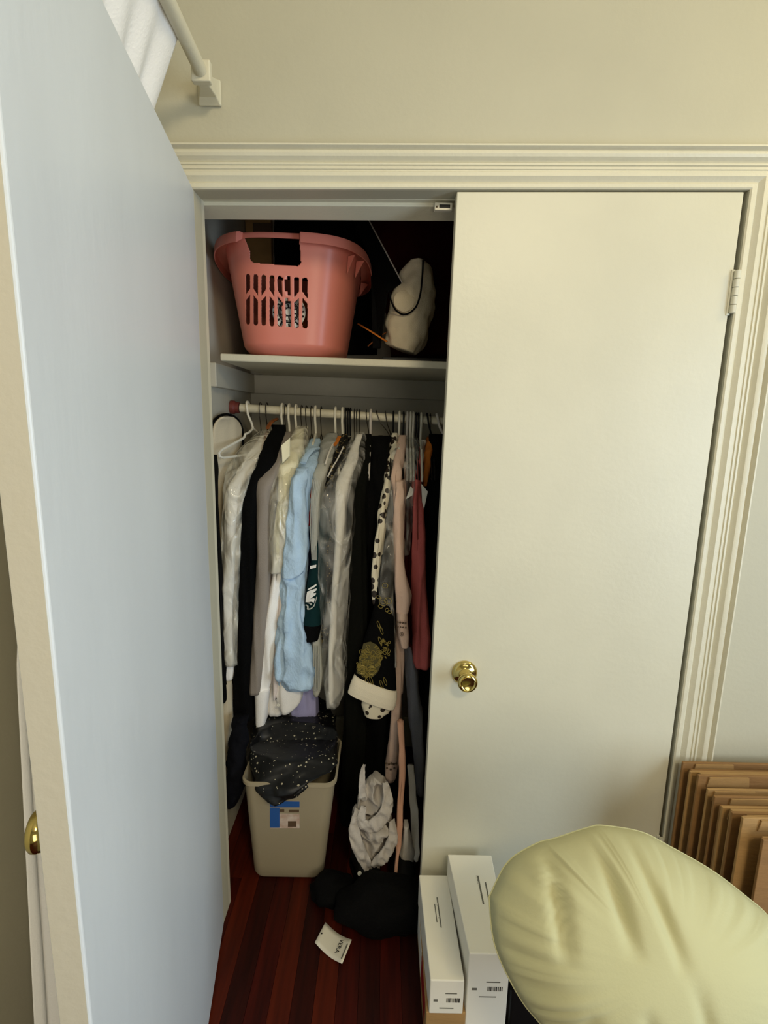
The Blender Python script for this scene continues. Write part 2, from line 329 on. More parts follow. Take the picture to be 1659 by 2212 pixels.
# ------------------------------------------------------------------ hangers
def hk(px): return W(px, 893, RY)
def hook_pts(x, z, r=.0205, tilt=0):
    P = []
    for a in np.linspace(-50, 205, 15):
        t = math.radians(a); P.append((x+tilt*.4*(1-math.sin(t))*r, RY+r*math.cos(t), z+r*math.sin(t)*1.0+.003))
    P += [(x+tilt*.02, RY-.0205, z-.022), (x+tilt*.045, RY-.006, z-.048), (x+tilt*.06, RY, z-.072)]
    return P
def hanger(px, kind, label, group=None, tilt=0, ang=0, half=.15, low=0, drop=1.0):
    c = hk(px); x = c[0]; z = rodz(x)+RR-.015
    m = {'white': 'white_plastic', 'black': 'black_plastic', 'wire': 'wire', 'wood': 'wood', 'gray': 'greywhite'}[kind]
    r = {'white': .0042, 'black': .0032, 'wire': .0016, 'wood': .006, 'gray': .0045}[kind]
    nx, nzv = x+tilt*.06, z-.072-low; ca, sa = math.cos(ang), math.sin(ang)
    ar = lambda s, dz: (nx-s*sa, RY-s*ca, nzv+dz*drop)     # s > 0 is towards the room
    b = MB()
    if kind == 'wire': b.tube([ar(0, 0), ar(.02, -.01), ar(half, -.115), ar(half-.004, -.123), ar(0, -.124), ar(-half+.004, -.123), ar(-half, -.115), ar(-.02, -.01), ar(0, 0)], r, 6)
    elif kind == 'white' or kind == 'gray':
        b.tube([ar(.0, .0), ar(.04, -.022), ar(.075, -.030), ar(.083, -.046), ar(.095, -.052), ar(half-.02, -.098), ar(half, -.112), ar(half-.005, -.128), ar(half-.03, -.138), ar(0, -.146), ar(-half+.03, -.138), ar(-half, -.112), ar(-.08, -.045), ar(0, 0)], r, 8)
    else: b.tube([ar(half, -.125), ar(half*.7, -.085), ar(.05, -.03), ar(0, -.008), ar(-.05, -.03), ar(-half*.7, -.085), ar(-half, -.125)], r*1.0, 8, flat=1.3)
    o = obj('clothes_hanger', b, M[m], origin=(nx, RY, nzv)); tag(o, label, 'hanger', group)
    h = MB(); pts = hook_pts(x, z, tilt=tilt)
    if low: pts.append((nx, RY, nzv))
    h.tube(pts, r if kind not in ('wood',) else .002, 8)
    obj('hook', h, M['wire' if kind == 'wood' else m], o)
    return o

# ------------------------------------------------------------------ garments
DY = .05
def rows_interp(rows, n):
    R_ = []
    yf = None
    for r in rows:
        py, xl, xr = r[:3]; yf = r[3] if len(r) > 3 else yf
        pl, pr = py if isinstance(py, tuple) else (py, py)
        R_.append((pl, pr, xl, xr, yf))
    R_ = np.array(R_, float); t = np.concatenate([[0], np.cumsum(np.hypot(np.diff((R_[:, 0]+R_[:, 1])/2), .5*np.diff((R_[:, 2]+R_[:, 3])/2)))]); t /= t[-1]
    tt = np.linspace(0, 1, n); A = np.stack([np.interp(tt, t, R_[:, i]) for i in range(5)], 1)
    B = A.copy()
    for _ in range(2): B[1:-1] = .25*B[:-2]+.5*B[1:-1]+.25*B[2:]
    return B
def band(rows, hx=None, depth=None, back_w=.014, n=84, seed=0, fold=.0042, ffreq=30, crumple=0, cfreq=22, front=.034, grow=0, nf=18, ns=14, hem=0, maxb=None):
    """a hanging fabric volume: the front edge follows rows (height, left, right, depth) and the cloth runs back past the rod"""
    A = rows_interp(rows, n); rings = []
    for i, (pl, pr, xl, xr, yf) in enumerate(A):
        yf = yf+DY-grow; L = W(xl, pl, yf); R_ = W(xr, pr, yf); xc = (L[0]+R_[0])/2; w = max(R_[0]-L[0], .004)+2*grow
        z = (L[2]+R_[2])/2; slz = (R_[2]-L[2])/max(R_[0]-L[0], .004)
        if depth: yb = yf+depth
        else: yb = max(RY+.6*(RY-yf), yf+.03)
        if maxb: yb = min(yb, maxb)
        yb = min(yb, CB-.03)
        if hx is not None and not depth: hxw = hk(hx)[0]; xb = hxw+.25*(hxw-xc)
        else: xb = xc
        f = min(front, w*.7, (yb-yf)*.45); wb = min(back_w+2*grow, w); ring = []
        for k in range(nf+1):
            a = math.pi*(1-k/nf); ca, sa = math.cos(a), math.sin(a)
            ring.append([xc+w/2*math.copysign(abs(ca)**.8, ca), yf+f*(1-abs(sa)**.8)])
        for k in range(1, ns+1):
            t = k/ns; e = t*t*(3-2*t); ring.append([xc+(xb-xc)*t+(w/2+(wb/2-w/2)*min(1, e*1.6)), yf+f+(yb-yf-f)*t])
        for k in range(ns, 0, -1):
            t = k/ns; e = t*t*(3-2*t); ring.append([xc+(xb-xc)*t-(w/2+(wb/2-w/2)*min(1, e*1.6)), yf+f+(yb-yf-f)*t])
        out = []; m_ = len(ring)
        for j, (x, y) in enumerate(ring):
            u = j/m_; amp = fold*min(1, i/6+.1)
            dn = amp*(1.9*(.42-abs(nz(x*ffreq+seed*7.1, y*ffreq*.8, z*1.8+seed))*2) + .8*nz(x*ffreq*2.3, y*ffreq*2+seed*3, z*4) + .9*nz((x+z*.5)*14+seed, y*14, z*16))
            if crumple:
                c1 = nz(x*cfreq+seed, y*cfreq, z*cfreq*.55+seed*2); c2 = nz(x*cfreq*2.1+9, y*cfreq*2.1+seed, z*cfreq*1.2)
                dn += crumple*((1-abs(c1)*2.2)*.9+c2*.6)
            sgn = 1 if x >= xc else -1
            dx, dy = (dn*.55*sgn, -dn) if j <= nf else (dn*sgn, 0)
            zz = z+slz*(min(max(x, xc-w/2), xc+w/2)-xc)
            if hem and i > n*.8: zz += hem*((i-n*.8)/(n*.2))*math.cos(2*math.pi*u)*1.0
            out.append((x+dx, y+dy, max(zz, .004)))
        rings.append(out)
    b = MB(); b.loft(rings, cap=True); return b
def garment(name, label, cat, rows, m, group=None, **k):
    o = obj(name, band(rows, **k), M[m], angle=0); return tag(o, label, cat, group)
def piece(name, rows, m, parent, label=None, **k):
    o = obj(name, band(rows, **k), M[m], parent, angle=0)
    if label: o['label'] = label
    return o
def pxtube(pts, Y, r, seg=8, mb=None, flat=1): b = mb or MB(); b.tube([W(x, y, Y if len(p_) == 0 else p_[0]) for x, y, *p_ in pts], r, seg, flat=flat); return b
def smooth_pts(P, n=6):
    P = [np.array(p, float) for p in P]; Q = []
    for i in range(len(P)-1):
        p0, p1, p2, p3 = P[max(i-1, 0)], P[i], P[i+1], P[min(i+2, len(P)-1)]
        for t in np.arange(n)/n: Q.append(.5*((2*p1)+(-p0+p2)*t+(2*p0-5*p1+4*p2-p3)*t*t+(-p0+3*p1-3*p2+p3)*t**3))
    Q.append(P[-1]); return Q

# 1 beige garment bag at the far left
def slant(rows, YL, YR, th, n=60, seg=36, seed=0, amp=.004):
    A = rows_interp([q_+(0,) for q_ in rows], n); rings = []
    for pl, pr, xl, xr, _ in A:
        YR_ = YL+(YR-YL)*min(1, (xr-457)/64); L, R_ = W(xl, pl, YL), W(xr, pr, YR_); z = (L[2]+R_[2])/2; c = (L+R_)/2; d = (R_-L)/2; nrm = np.array([-d[1], d[0], 0]); nrm /= np.linalg.norm(nrm)+1e-9; ring = []
        for k in range(seg):
            a = 2*math.pi*k/seg; f = min(th, np.linalg.norm(d[:2])*.8); p = c+d*math.cos(a)+nrm*f*math.copysign(abs(math.sin(a))**.7, math.sin(a)); w_ = amp*nz(p[0]*30+seed, p[1]*20, p[2]*9)
            ring.append((p[0]+w_, p[1]-w_, z))
        rings.append(ring)
    b = MB(); b.loft(rings); return b
g = obj('garment_bag', slant([(900, 480, 500), (907, 467, 514), (925, 459, 521), (955, 457, 521), (1000, 457, 505), (1045, 458, 484), (1100, 461, 478), (1200, 465, 476), (1280, 468, 474)], .36, .53, .012), M['beige'], angle=0)
tag(g, 'beige cloth garment bag with black piped edge hanging at the left wall', 'garment bag')
b = MB(); b.tube(smooth_pts([W(455, 975, .352), W(454, 940, .352), W(460, 913, .365), W(476, 898, .41), W(495, 896, .46), W(512, 905, .505), W(522, 923, .525), W(525, 950, .53), W(523, 985, .53)]), .0045, 8)
obj('piping', b, M['black'], g)
piece('side_panel', [(985, 446, 455, .215), (1100, 447, 462), (1250, 452, 472), (1400, 457, 476), (1520, 464, 484)], 'black', g, depth=.06, seed=2)
hanger(535, 'white', 'white plastic hanger with its arm showing at the far left', ang=.13, half=.285, low=-.002, tilt=.3, drop=.62)
# 2 white shirt in clear film
garment('dress_shirt', 'white shirt inside cream-tinted plastic, leftmost on the rod', 'shirt', [(940, 563, 578, .49), (1000, 520, 560, .37), (1060, 485, 515, .30), (1100, 482, 512, .285), (1200, 481, 508), (1300, 480, 500), (1400, 477, 501), (1455, 478, 503), (1472, 482, 501)], 'white', hx=562, seed=3)
garment('plastic_cover', 'crinkled clear dry-cleaning film over the leftmost white shirt', 'plastic cover', [(930, 563, 582, .49), (950, 537, 580, .44), (980, 506, 575, .38), (1010, 491, 560, .33), (1040, 481, 537, .29), (1070, 479, 522, .27), (1110, 478, 516), (1200, 477, 514), (1300, 473, 508), (1400, 472, 508), (1442, 473, 506)], 'film_w', hx=562, seed=4, fold=.003, crumple=.004, cfreq=17, grow=.004)
hanger(563, 'wire', 'dark twisted wire hanger above the leftmost shirt in film')
# 3 black suit
hanger(577, 'wood', 'orange-brown wooden hanger in the black suit', half=.16)
garment('suit_jacket', 'long black suit between the film-covered shirt and the taupe jacket', 'suit', [(918, 592, 615, .50), (945, 572, 612, .43), (975, 560, 600, .37), (1010, 548, 590, .32), (1050, 528, 566, .29), (1090, 515, 556, .28), (1200, 511, 553), (1300, 507, 551), (1400, 502, 546), (1500, 499, 541), (1560, 505, 545)], 'suit', hx=590, seed=5)
b = MB(); b.tube(smooth_pts([W(578, 925, .53), W(586, 912, .56), W(598, 905, .60)]), .008, 8, flat=.6); obj('hanger_shoulder', b, M['wood'], bpy.data.objects['clothes_hanger.002'])
# 4 taupe jacket
hanger(610, 'white', 'white plastic hanger over the taupe jacket')
hanger(617, 'wire', 'dark wire hanger just right of the taupe jacket hook')
garment('taupe_jacket', 'plain taupe jacket with a smooth long sleeve beside the black suit', 'jacket', [(933, 614, 628, .49), (950, 602, 625, .43), (980, 590, 621, .38), (1010, 572, 608, .33), (1038, 552, 592, .29), (1060, 549, 582, .28), (1100, 552, 580), (1200, 550, 581), (1300, 546, 578), (1400, 540, 569), (1480, 536, 563), (1503, 535, 561)], 'taupe', hx=622, seed=6, fold=.002)
# 5 white long-sleeved shirt
hanger(625, 'white', 'white plastic hanger inside the long white shirt')
g = garment('long_white_shirt', 'white shirt with a long sleeve and buttoned cuff reaching lowest on the left', 'shirt', [(938, 626, 640, .50), (1000, 612, 640, .38), (1050, 606, 640, .345), (1300, 592, 630, .345), (1480, 578, 625, .345), (1548, 572, 615, .345)], 'white', hx=632, seed=7)
piece('sleeve', [(1060, 606, 628, .31), (1150, 600, 622, .295), (1220, 590, 613), (1300, 575, 605), (1380, 560, 597), (1440, 551, 589), (1490, 545, 581), (1502, 546, 578)], 'white', g, depth=.10, seed=8, fold=.004, back_w=.03)
piece('cuff', [(1496, 545, 580, .29), (1515, 547, 577, .29), (1550, 549, 573), (1570, 550, 570), (1576, 553, 567)], 'white', g, depth=.075, seed=9, fold=.001, back_w=.03)
# ivory blouse in film
hanger(640, 'white', 'white plastic hanger inside the ivory blouse')
g = garment('ivory_blouse', 'ivory pointed-collar blouse inside clear plastic', 'blouse', [(926, 641, 655, .50), (950, 624, 652, .44), (980, 607, 650, .38), (1010, 600, 641, .33), (1040, 597, 631, .305), (1080, 598, 624, .295), (1150, 591, 619), (1230, 585, 611)], 'ivory', hx=645, seed=10)
b = MB(); b.slab([W(608, 962, .40), W(626, 946, .42), W(625, 985, .385), W(610, 1000, .37)], (.001, .004, 0)); obj('collar', b, M['ivory'], g)
garment('plastic_cover', 'shiny clear film wrapped over the ivory blouse', 'plastic cover', [(920, 643, 661, .50), (950, 622, 660, .42), (1000, 592, 650, .35), (1045, 583, 631, .30), (1090, 582, 625, .28), (1200, 579, 618), (1240, 581, 606)], 'film_w', hx=646, seed=11, fold=.003, crumple=.003, cfreq=17, grow=.003)
# pale pink shirt sleeve
hanger(652, 'wire', 'dark wire hanger just right of the ivory blouse hook')
garment('pale_pink_shirt', 'narrow pale pink shirt sleeve between the long white and light blue shirts', 'shirt', [(1000, 640, 655, .42), (1200, 612, 630, .33), (1300, 597, 613, .305), (1400, 590, 601, .30), (1450, 583, 600), (1500, 585, 597), (1515, 590, 594)], 'pinkwhite', hx=652, seed=12)
# white shirt-tail and lavender shirt behind blue
g = garment('white_shirt_tail', 'white shirt whose curved tail shows a button below the light blue shirt', 'shirt', [(1000, 655, 672, .45), (1250, 620, 645, .36), (1440, 594, 630, .315), (1480, 592, 642, .31), (1510, 592, 650), (1532, 597, 642), (1543, 606, 626)], 'white', hx=660, seed=13)
bt = W(601, 1523, .352); b = MB(); b.lathe([(.0005, 0), (.0052, 0), (.006, .0012), (.0045, .002), (.0035, .0015), (.0005, .0015)], bt, (-.1, -1, 0), 14); obj('button', b, M['white_plastic'], g)
garment('lavender_shirt', 'lavender shirt with a curved tail hanging above the sequined cloth', 'shirt', [(1000, 672, 690, .44), (1300, 642, 690, .38), (1480, 628, 682, .36), (1530, 624, 683, .36), ((1545, 1562), 624, 685), ((1549, 1572), 626, 686)], 'lav', hx=674, seed=14, fold=.004)
hanger(662, 'wire', 'thin bare wire hook midway between the ivory and light blue shirts')
# 8 light blue shirt
hanger(682, 'white', 'white plastic hanger inside the crumpled light blue shirt')
g = garment('light_blue_shirt', 'crumpled light blue linen shirt with a rolled sleeve', 'shirt', [(948, 672, 690, .49), (975, 655, 690, .41), (1000, 645, 684, .35), (1030, 632, 670, .31), (1100, 622, 664, .30), (1200, 612, 662), (1300, 604, 655), (1400, 598, 664), (1450, 596, 670), (1485, 597, 671), (1494, 610, 668)], 'blue', hx=682, seed=15, fold=.004, crumple=.007, cfreq=22, n=150)
piece('sleeve', [(1012, 640, 664, .30), (1035, 630, 660, .275), (1060, 625, 657, .265), (1110, 620, 660), (1160, 616, 663), (1210, 610, 663), (1235, 606, 653), (1250, 606, 640)], 'blue', g, depth=.085, seed=16, fold=.004, crumple=.006, cfreq=24, n=120, back_w=.03)
piece('shirt_front', [(1240, 606, 640, .285), (1300, 602, 645, .28), (1350, 599, 648), (1400, 596, 660, .275), (1440, 594, 671), (1470, 596, 672), (1490, 618, 670)], 'blue', g, depth=.06, seed=17, fold=.007, crumple=.011, cfreq=20, n=120, back_w=.04)
b = MB(); b.tube(smooth_pts([W(655, 1000, .36), W(662, 985, .385), W(676, 970, .42), W(686, 968, .45)]), .010, 8, flat=.6); obj('collar', b, M['blue'], g)
# 10 navy and red polo
g = garment('navy_polo', 'dark navy shirt with a red panel between the light blue shirt and the gray knit', 'shirt', [(960, 690, 700, .49), (1000, 675, 700, .40), (1040, 663, 692, .345), (1100, 658, 682, .33), (1250, 655, 682), (1300, 653, 680)], 'navy', hx=692, seed=18)
piece('red_panel', [(1050, 662, 672, .325), (1080, 659, 672, .325), (1120, 659, 673), (1135, 661, 672)], 'red', g, depth=.03, seed=19)
hanger(673, 'wire', 'dark wire hanger just left of the light blue shirt hook')
# 12 gray knit
hanger(694, 'wire', 'dark wire hanger between the light blue shirt and gray knit hooks')
hanger(725, 'white', 'white plastic hanger inside the gray knit hooded sweater')
g = garment('knit_sweater', 'pale gray ribbed knit sweater with a darker gray hood', 'sweater', [(940, 712, 726, .50), (960, 695, 727, .44), (985, 689, 722, .39), (1005, 680, 713, .35), (1040, 672, 697, .31), (1080, 669, 691, .30), (1150, 670, 688), (1210, 673, 687), (1390, 671, 691, .31), (1450, 672, 697), (1498, 674, 692), (1506, 677, 686)], 'knit', hx=718, seed=20, fold=.003)
b = MB()
for k in range(6):
    dx = k*3.4; pts = [W(675+dx*1.1, 1035+k, .302+.002*k), W(672+dx*.8, 1080, .296+.002*k), W(671+dx*.75, 1150, .295+.002*k), W(674+dx*.6, 1210, .295+.002*k)]; b.tube(smooth_pts(pts, 4), .0011, 5)
for k in range(6):
    dx = k*3.6; b.tube([W(673+dx, 1395, .350+DY-.046), W(674+dx, 1450, .346+DY-.046), W(676+dx*.8, 1492, .345+DY-.046)], .0011, 5)
obj('ribbing', b, M['knit'], g)['kind'] = 'stuff'
piece('hood', [(936, 706, 728, .47), (955, 692, 729, .41), (975, 687, 725, .38), (995, 686, 708, .365), (1010, 687, 696, .36)], 'hood', g, depth=.10, seed=21, fold=.005, back_w=.03)
# 13 green jersey with the bird-head emblem
g = garment('green_jersey', 'dark green football jersey with a white bird-head emblem on the sleeve', 'jersey', [(1000, 715, 732, .42), (1060, 700, 725, .36), (1100, 690, 722, .34), (1200, 680, 715, .34), (1330, 672, 705, .34)], 'green', hx=738, seed=22)
sl_ = piece('sleeve', [(1100, 688, 712, .32), (1160, 676, 703, .30), (1220, 668, 702, .29), (1262, 661, 701), (1310, 656, 698), (1358, 652, 692)], 'green', g, depth=.09, seed=23, fold=.001, back_w=.03)
piece('sleeve_cuff', [(1354, 651, 693, .288), (1375, 649, 689, .288), (1388, 647, 686)], 'black', g, depth=.085, seed=24, fold=.001, back_w=.03)
Ye = .325
def emb(name, polys, m, y=Ye):
    b = MB()
    for p in polys: b.slab([W(640+x/11.06, 1200+yy/11.06, y+.00035*max(0, abs(x-330)-60)*.25) for x, yy in p], (0, .0012, 0))
    o = obj(name, b, M[m], sl_, smooth=False); return o
emb('stripe', [[(330, 250), (480, 218), (470, 290), (335, 322)]], 'emb_white')
emb('emblem', [[(262, 825), (300, 785), (410, 725), (470, 678), (488, 690), (480, 722), (420, 765), (360, 805)], [(258, 868), (350, 828), (490, 785), (480, 835), (430, 870), (400, 905), (475, 895), (465, 935), (400, 985), (330, 1035), (430, 1018), (440, 1050), (420, 1130), (370, 1105), (222, 1118), (232, 1000)]], 'emb_white')
emb('emblem_beak', [[(255, 1130), (300, 1125), (360, 1140), (375, 1165), (345, 1195), (330, 1160)], [(205, 1188), (240, 1172), (285, 1195), (300, 1235), (285, 1265), (330, 1265), (400, 1215), (430, 1160), (480, 985), (498, 990), (445, 1180), (425, 1225), (340, 1290), (270, 1298), (248, 1275), (262, 1240), (250, 1205)]], 'emb_silver', Ye-.0005)
# 14 black beaded top
hanger(740, 'white', 'white plastic hanger inside the dark green jersey')
hanger(747, 'black', 'black plastic hanger inside the black beaded top')
g = garment('beaded_top', 'black beaded top with white neckline trim behind the plastic-covered gown', 'top', [(938, 738, 751, .50), (960, 722, 752, .44), (1000, 706, 743, .38), (1030, 696, 727, .355), (1060, 692, 722, .345), (1200, 690, 720, .345), (1400, 690, 720, .345)], 'darkprint', hx=745, seed=25)
b = MB(); b.tube(smooth_pts([W(722, 955, .475), W(712, 975, .42), W(706, 992, .395), W(703, 1003, .39)]), .0032, 8); b.tube(smooth_pts([W(742, 965, .47), W(730, 990, .42), W(718, 1010, .385), W(708, 1030, .37)]), .0025, 8); obj('neck_trim', b, M['dimwhite'], g)
b = MB(); b.tube([W(733, 943, .50), W(727, 955, .47), W(722, 962, .455)], .007, 6, flat=.5); obj('hanging_tab', b, M['orange'], g)
# 15 white gown in film
hanger(752, 'black', 'black hanger between the beaded top and the gown wires')
hanger(757, 'black', 'black hanger nearest the gown wires at the middle of the rod')
hanger(766, 'wire', 'leftmost of the three wire hooks above the plastic-covered gown')
hanger(771, 'wire', 'middle of the three wire hooks above the plastic-covered gown')
garment('white_gown', 'long white gown inside clear gray plastic at the middle', 'dress', [(938, 770, 784, .50), (1000, 743, 771, .38), (1040, 723, 756, .33), (1080, 722, 748, .30), (1150, 723, 742, .29), (1250, 717, 734), (1300, 713, 729), (1380, 708, 728), (1395, 707, 727), (1415, 709, 719), (1480, 708, 721), (1515, 708, 720), (1525, 710, 719)], 'white', hx=775, seed=26, fold=.002)
garment('plastic_cover', 'wide crinkled clear film over the long white gown', 'plastic cover', [(933, 767, 786, .50), (955, 755, 786, .45), (985, 745, 781, .39), (1015, 732, 776, .34), (1040, 716, 768, .295), (1060, 699, 761, .275), (1100, 690, 756, .27), (1200, 690, 753), (1300, 693, 746), (1400, 698, 739), (1500, 703, 736), (1530, 708, 726)], 'film_g', hx=775, seed=27, fold=.004, crumple=.006, cfreq=15, grow=.005, n=110)
# 16 olive-black coat and 17 black dress
hanger(777, 'wire', 'rightmost of the three wire hooks above the plastic-covered gown')
hanger(791, 'wire', 'tall dark wire hook over the rod above the black coat', tilt=.2)
garment('black_coat', 'very long olive-black coat right of the plastic-covered gown', 'coat', [(938, 782, 802, .50), (960, 776, 806, .45), (1000, 766, 801, .39), (1050, 756, 792, .34), (1100, 750, 787, .32), (1300, 746, 792), (1500, 744, 792), (1700, 738, 785), (1870, 735, 778)], 'olive', hx=795, seed=28, fold=.005)
for px in (801,): hanger(px, 'gray', 'pale gray translucent hanger beside the black dress')
hanger(812, 'wire', 'bare wire hook above the black dress, left of its pair', tilt=.9)
hanger(832, 'wire', 'bare wire hook above the black dress, right of its pair', tilt=.4)
garment('black_dress', 'long black dress hung from two wire hooks and reaching near the floor', 'dress', [(942, 802, 846, .48), (960, 800, 843, .45), (1000, 796, 838, .42), (1100, 790, 835, .40), (1200, 788, 828), (1400, 784, 832), (1600, 775, 855), (1750, 765, 872), (1860, 760, 888)], 'black', hx=823, seed=29, fold=.008)
# 18 printed shirt and black robe with gold embroidery
hanger(850, 'black', 'thick black hanger left of the blush blouse')
garment('printed_shirt', 'cream shirt with dark round prints in a narrow strip beside the black dress', 'shirt', [(935, 846, 859, .51), (980, 838, 859, .45), (1050, 828, 846, .38), (1110, 815, 833, .34), (1180, 808, 827, .31), (1240, 803, 823), (1290, 803, 819), (1306, 806, 815)], 'print', hx=852, seed=30)
hanger(863, 'white', 'white plastic hanger above the printed cream shirt')
g = garment('embroidered_robe', 'black robe with gold embroidery and a wide cream cuff', 'robe', [(1000, 840, 858, .42), (1150, 822, 846, .36), (1280, 812, 848, .33), (1400, 800, 850, .33), (1530, 790, 850, .33)], 'black', hx=856, seed=31)
rs = piece('sleeve', [(1200, 818, 848, .33), (1290, 812, 851, .29), (1340, 802, 852, .275), (1380, 788, 853, .27), (1430, 774, 854, .265), ((1470, 1500), 764, 857), ((1480, 1515), 763, 857)], 'black', g, depth=.10, seed=32, fold=.001, back_w=.04, front=.03)
piece('cuff', [((1466, 1502), 764, 858, .255), ((1480, 1518), 758, 858, .252), ((1494, 1532), 753, 856, .252), ((1503, 1541), 750, 853, .254)], 'cream', g, 'wide cream turned-back cuff', depth=.11, seed=33, fold=.001, back_w=.05, front=.03)
piece('inner_cuff', [((1490, 1525), 785, 850, .265), ((1530, 1548), 780, 840, .265), ((1551, 1556), 786, 826)], 'print', g, depth=.08, seed=34, fold=.001, back_w=.04, front=.03)
rg_ = random.Random(5)
def ring_(cx, cy, r, Y, mb, t=.0008, sq=1.0, rot=0):
    mb.tube([W(cx+r*math.cos(a)*math.cos(rot)-r*sq*math.sin(a)*math.sin(rot), cy+r*math.cos(a)*math.sin(rot)+r*sq*math.sin(a)*math.cos(rot), Y) for a in np.linspace(0, 2*math.pi, 13)], t, 5)
def yrobe(x, y): return .3125 if y > 1400 else .3155
b = MB()
pb_ = MB(); pb_.slab([W(x, y, .3142) for x, y in ((785, 1390), (800, 1386), (814, 1393), (822, 1412), (823, 1436), (816, 1452), (806, 1462), (788, 1462), (770, 1454), (772, 1440), (779, 1415))], (0, .001, 0)); obj('embroidered_patch', pb_, M['gold_dark'], rs, smooth=False)
for k in range(130):
    cx, cy = rg_.uniform(770, 824), rg_.uniform(1388, 1462)
    if ((cx-797-(1428-cy)*.18)/25)**2+((cy-1428)/34)**2 > 1: continue
    ring_(cx, cy, rg_.uniform(2, 6), .3125, b, .0009, rg_.uniform(.3, 1), rg_.uniform(0, 3))
ring_(783, 1447, 9, .3122, b, .0012); ring_(783, 1447, 5, .3122, b); ring_(803, 1448, 9, .3122, b, .0011); ring_(803, 1448, 6, .3122, b)
for k in range(20):
    cx, cy = rg_.uniform(822, 846), rg_.uniform(1382, 1428); ring_(cx, cy, rg_.uniform(2, 4.5), .3135, b, .0009, rg_.uniform(.25, .8), rg_.uniform(0, 3))
for cx, cy in ((824, 1478), (832, 1472), (826, 1492), (793, 1473), (802, 1470), (818, 1350), (824, 1362), (821, 1384)):
    ring_(cx, cy, 9, .3122 if cy > 1400 else .317, b, .0009, .28, 1.25)
obj('gold_embroidery', b, M['gold'], rs)['kind'] = 'stuff'
# 19 film with gold rings
g = garment('plastic_cover', 'narrow hanging clear film with gold ring prints beside the blush blouse', 'plastic cover', [(942, 850, 873, .51), (970, 846, 873, .45), (1010, 841, 869, .40), (1080, 836, 861, .35), (1150, 830, 857, .32), (1210, 822, 854, .285), (1260, 816, 849), (1300, 816, 849), (1350, 824, 853), (1400, 836, 857), (1442, 845, 858)], 'film_g', hx=866, seed=35, fold=.003, crumple=.004, cfreq=26)
b = MB()
for cx, cy, r in ((828, 1300, 9), (838, 1298, 8), (828, 1300, 6), (832, 1265, 6), (822, 1310, 5), (841, 1322, 5), (836, 1318, 4), (805+12, 1290, 5)): ring_(cx, cy, r, .325, b, .0009, rg_.uniform(.6, 1), .3)
obj('ring_print', b, M['gold'], g)['kind'] = 'stuff'
# 20 blush blouse
hanger(872, 'black', 'black hanger between the blush blouse and the gray-blue hanger')
hanger(880, 'gray', 'gray-blue hanger behind the blush blouse')
g = garment('blush_blouse', 'blush lace-cuffed blouse left of the coral shirt', 'blouse', [(940, 862, 878, .51), (970, 856, 876, .45), (1010, 848, 872, .385), (1035, 844, 866, .355), (1060, 848, 868, .335), (1200, 852, 870, .33), (1400, 860, 874, .33), (1500, 858, 872)], 'blush', hx=868, seed=36)
piece('sleeve', [(1040, 854, 873, .34), (1100, 852, 871, .305), (1200, 853, 871, .295), (1250, 854, 878, .29), (1290, 855, 890), (1310, 856, 886), (1328, 857, 881)], 'blush', g, depth=.08, seed=37, fold=.004, back_w=.03)
lc = piece('lace_cuff', [(1326, 857, 881, .288), (1350, 858, 882, .286), (1380, 860, 885), (1398, 866, 883), (1402, 869, 881)], 'blush', g, 'scalloped lace cuff', depth=.06, seed=38, fold=.001, back_w=.03)
b = MB()
for i in range(4): ring_(859+i*5.6, 1344+i*.6, 1.5, .331, b, .0014)
for i in range(4): ring_(859.5+i*5.6, 1354+i*.6, 1.2, .331, b, .0011)
ring_(868, 1370, 4, .3305, b, .0008); ring_(868, 1370, 1.2, .3305, b, .0010)
obj('eyelet', b, M['label_dark'], lc)
# long peach lace robe below
hanger(887, 'white', 'white plastic hanger above the peach lace robe')
g = garment('peach_robe', 'long peach lace robe with eyelet hem hanging below the embroidered cuff', 'robe', [(1000, 868, 880, .42), (1300, 858, 872, .35), (1400, 854, 872, .335), (1500, 848, 867, .31), (1600, 842, 863, .305), (1640, 835, 863), (1680, 830, 859), (1692, 832, 852)], 'blush', hx=882, seed=39, fold=.003)
b = MB()
for i in range(5): ring_(835+i*5.2, 1649+(i % 2)*1.5, 1.5, .349, b, .0018)
for i in range(3): ring_(836+i*8, 1659+(i % 2)*3, 1.4, .349, b, .0016)
obj('eyelet', b, M['label_dark'], g)
garment('peach_ribbon', 'thin peach ribbon trailing almost to the floor', 'ribbon', [(1560, 858, 872, .25), (1620, 862, 875, .20), (1680, 861, 876, .17), (1750, 858, 872, .13), (1830, 855, 868, .08), (1850, 855, 862, .07), (1900, 852, 857, .04), (1952, 852, 854, .01)], 'peach', depth=.02, seed=40, fold=.002)
# 21 gray film over coral, coral shirt
hanger(893, 'white', 'white plastic hanger above the coral shirt')
garment('gray_chiffon', 'sheer gray chiffon top layered over the coral shirt', 'top', [(945, 885, 903, .51), (975, 877, 905, .45), (1000, 872, 905, .405), (1050, 868, 897, .355), (1150, 870, 892, .34), (1200, 873, 888, .34)], 'film_g', hx=893, seed=41, crumple=.002)
g = garment('coral_shirt', 'long coral red shirt beside the closed door', 'shirt', [(965, 898, 908, .50), (1010, 893, 911, .41), (1060, 891, 914, .36), (1100, 891, 918, .345), (1200, 890, 919, .335), (1300, 889, 927), (1400, 893, 931), (1440, 895, 932), (1448, 897, 930)], 'coral', hx=900, seed=42)
b = MB(); b.slab([W(887, 1050, .37), W(893, 1058, .37), W(891, 1070, .365), W(877, 1078, .365)], (0, .004, 0)); b.slab([W(910, 1045, .37), W(924, 1062, .365), (W(916, 1100, .36)), W(912, 1085, .362)], (0, .004, 0)); obj('collar', b, M['dimwhite'], g, smooth=False)
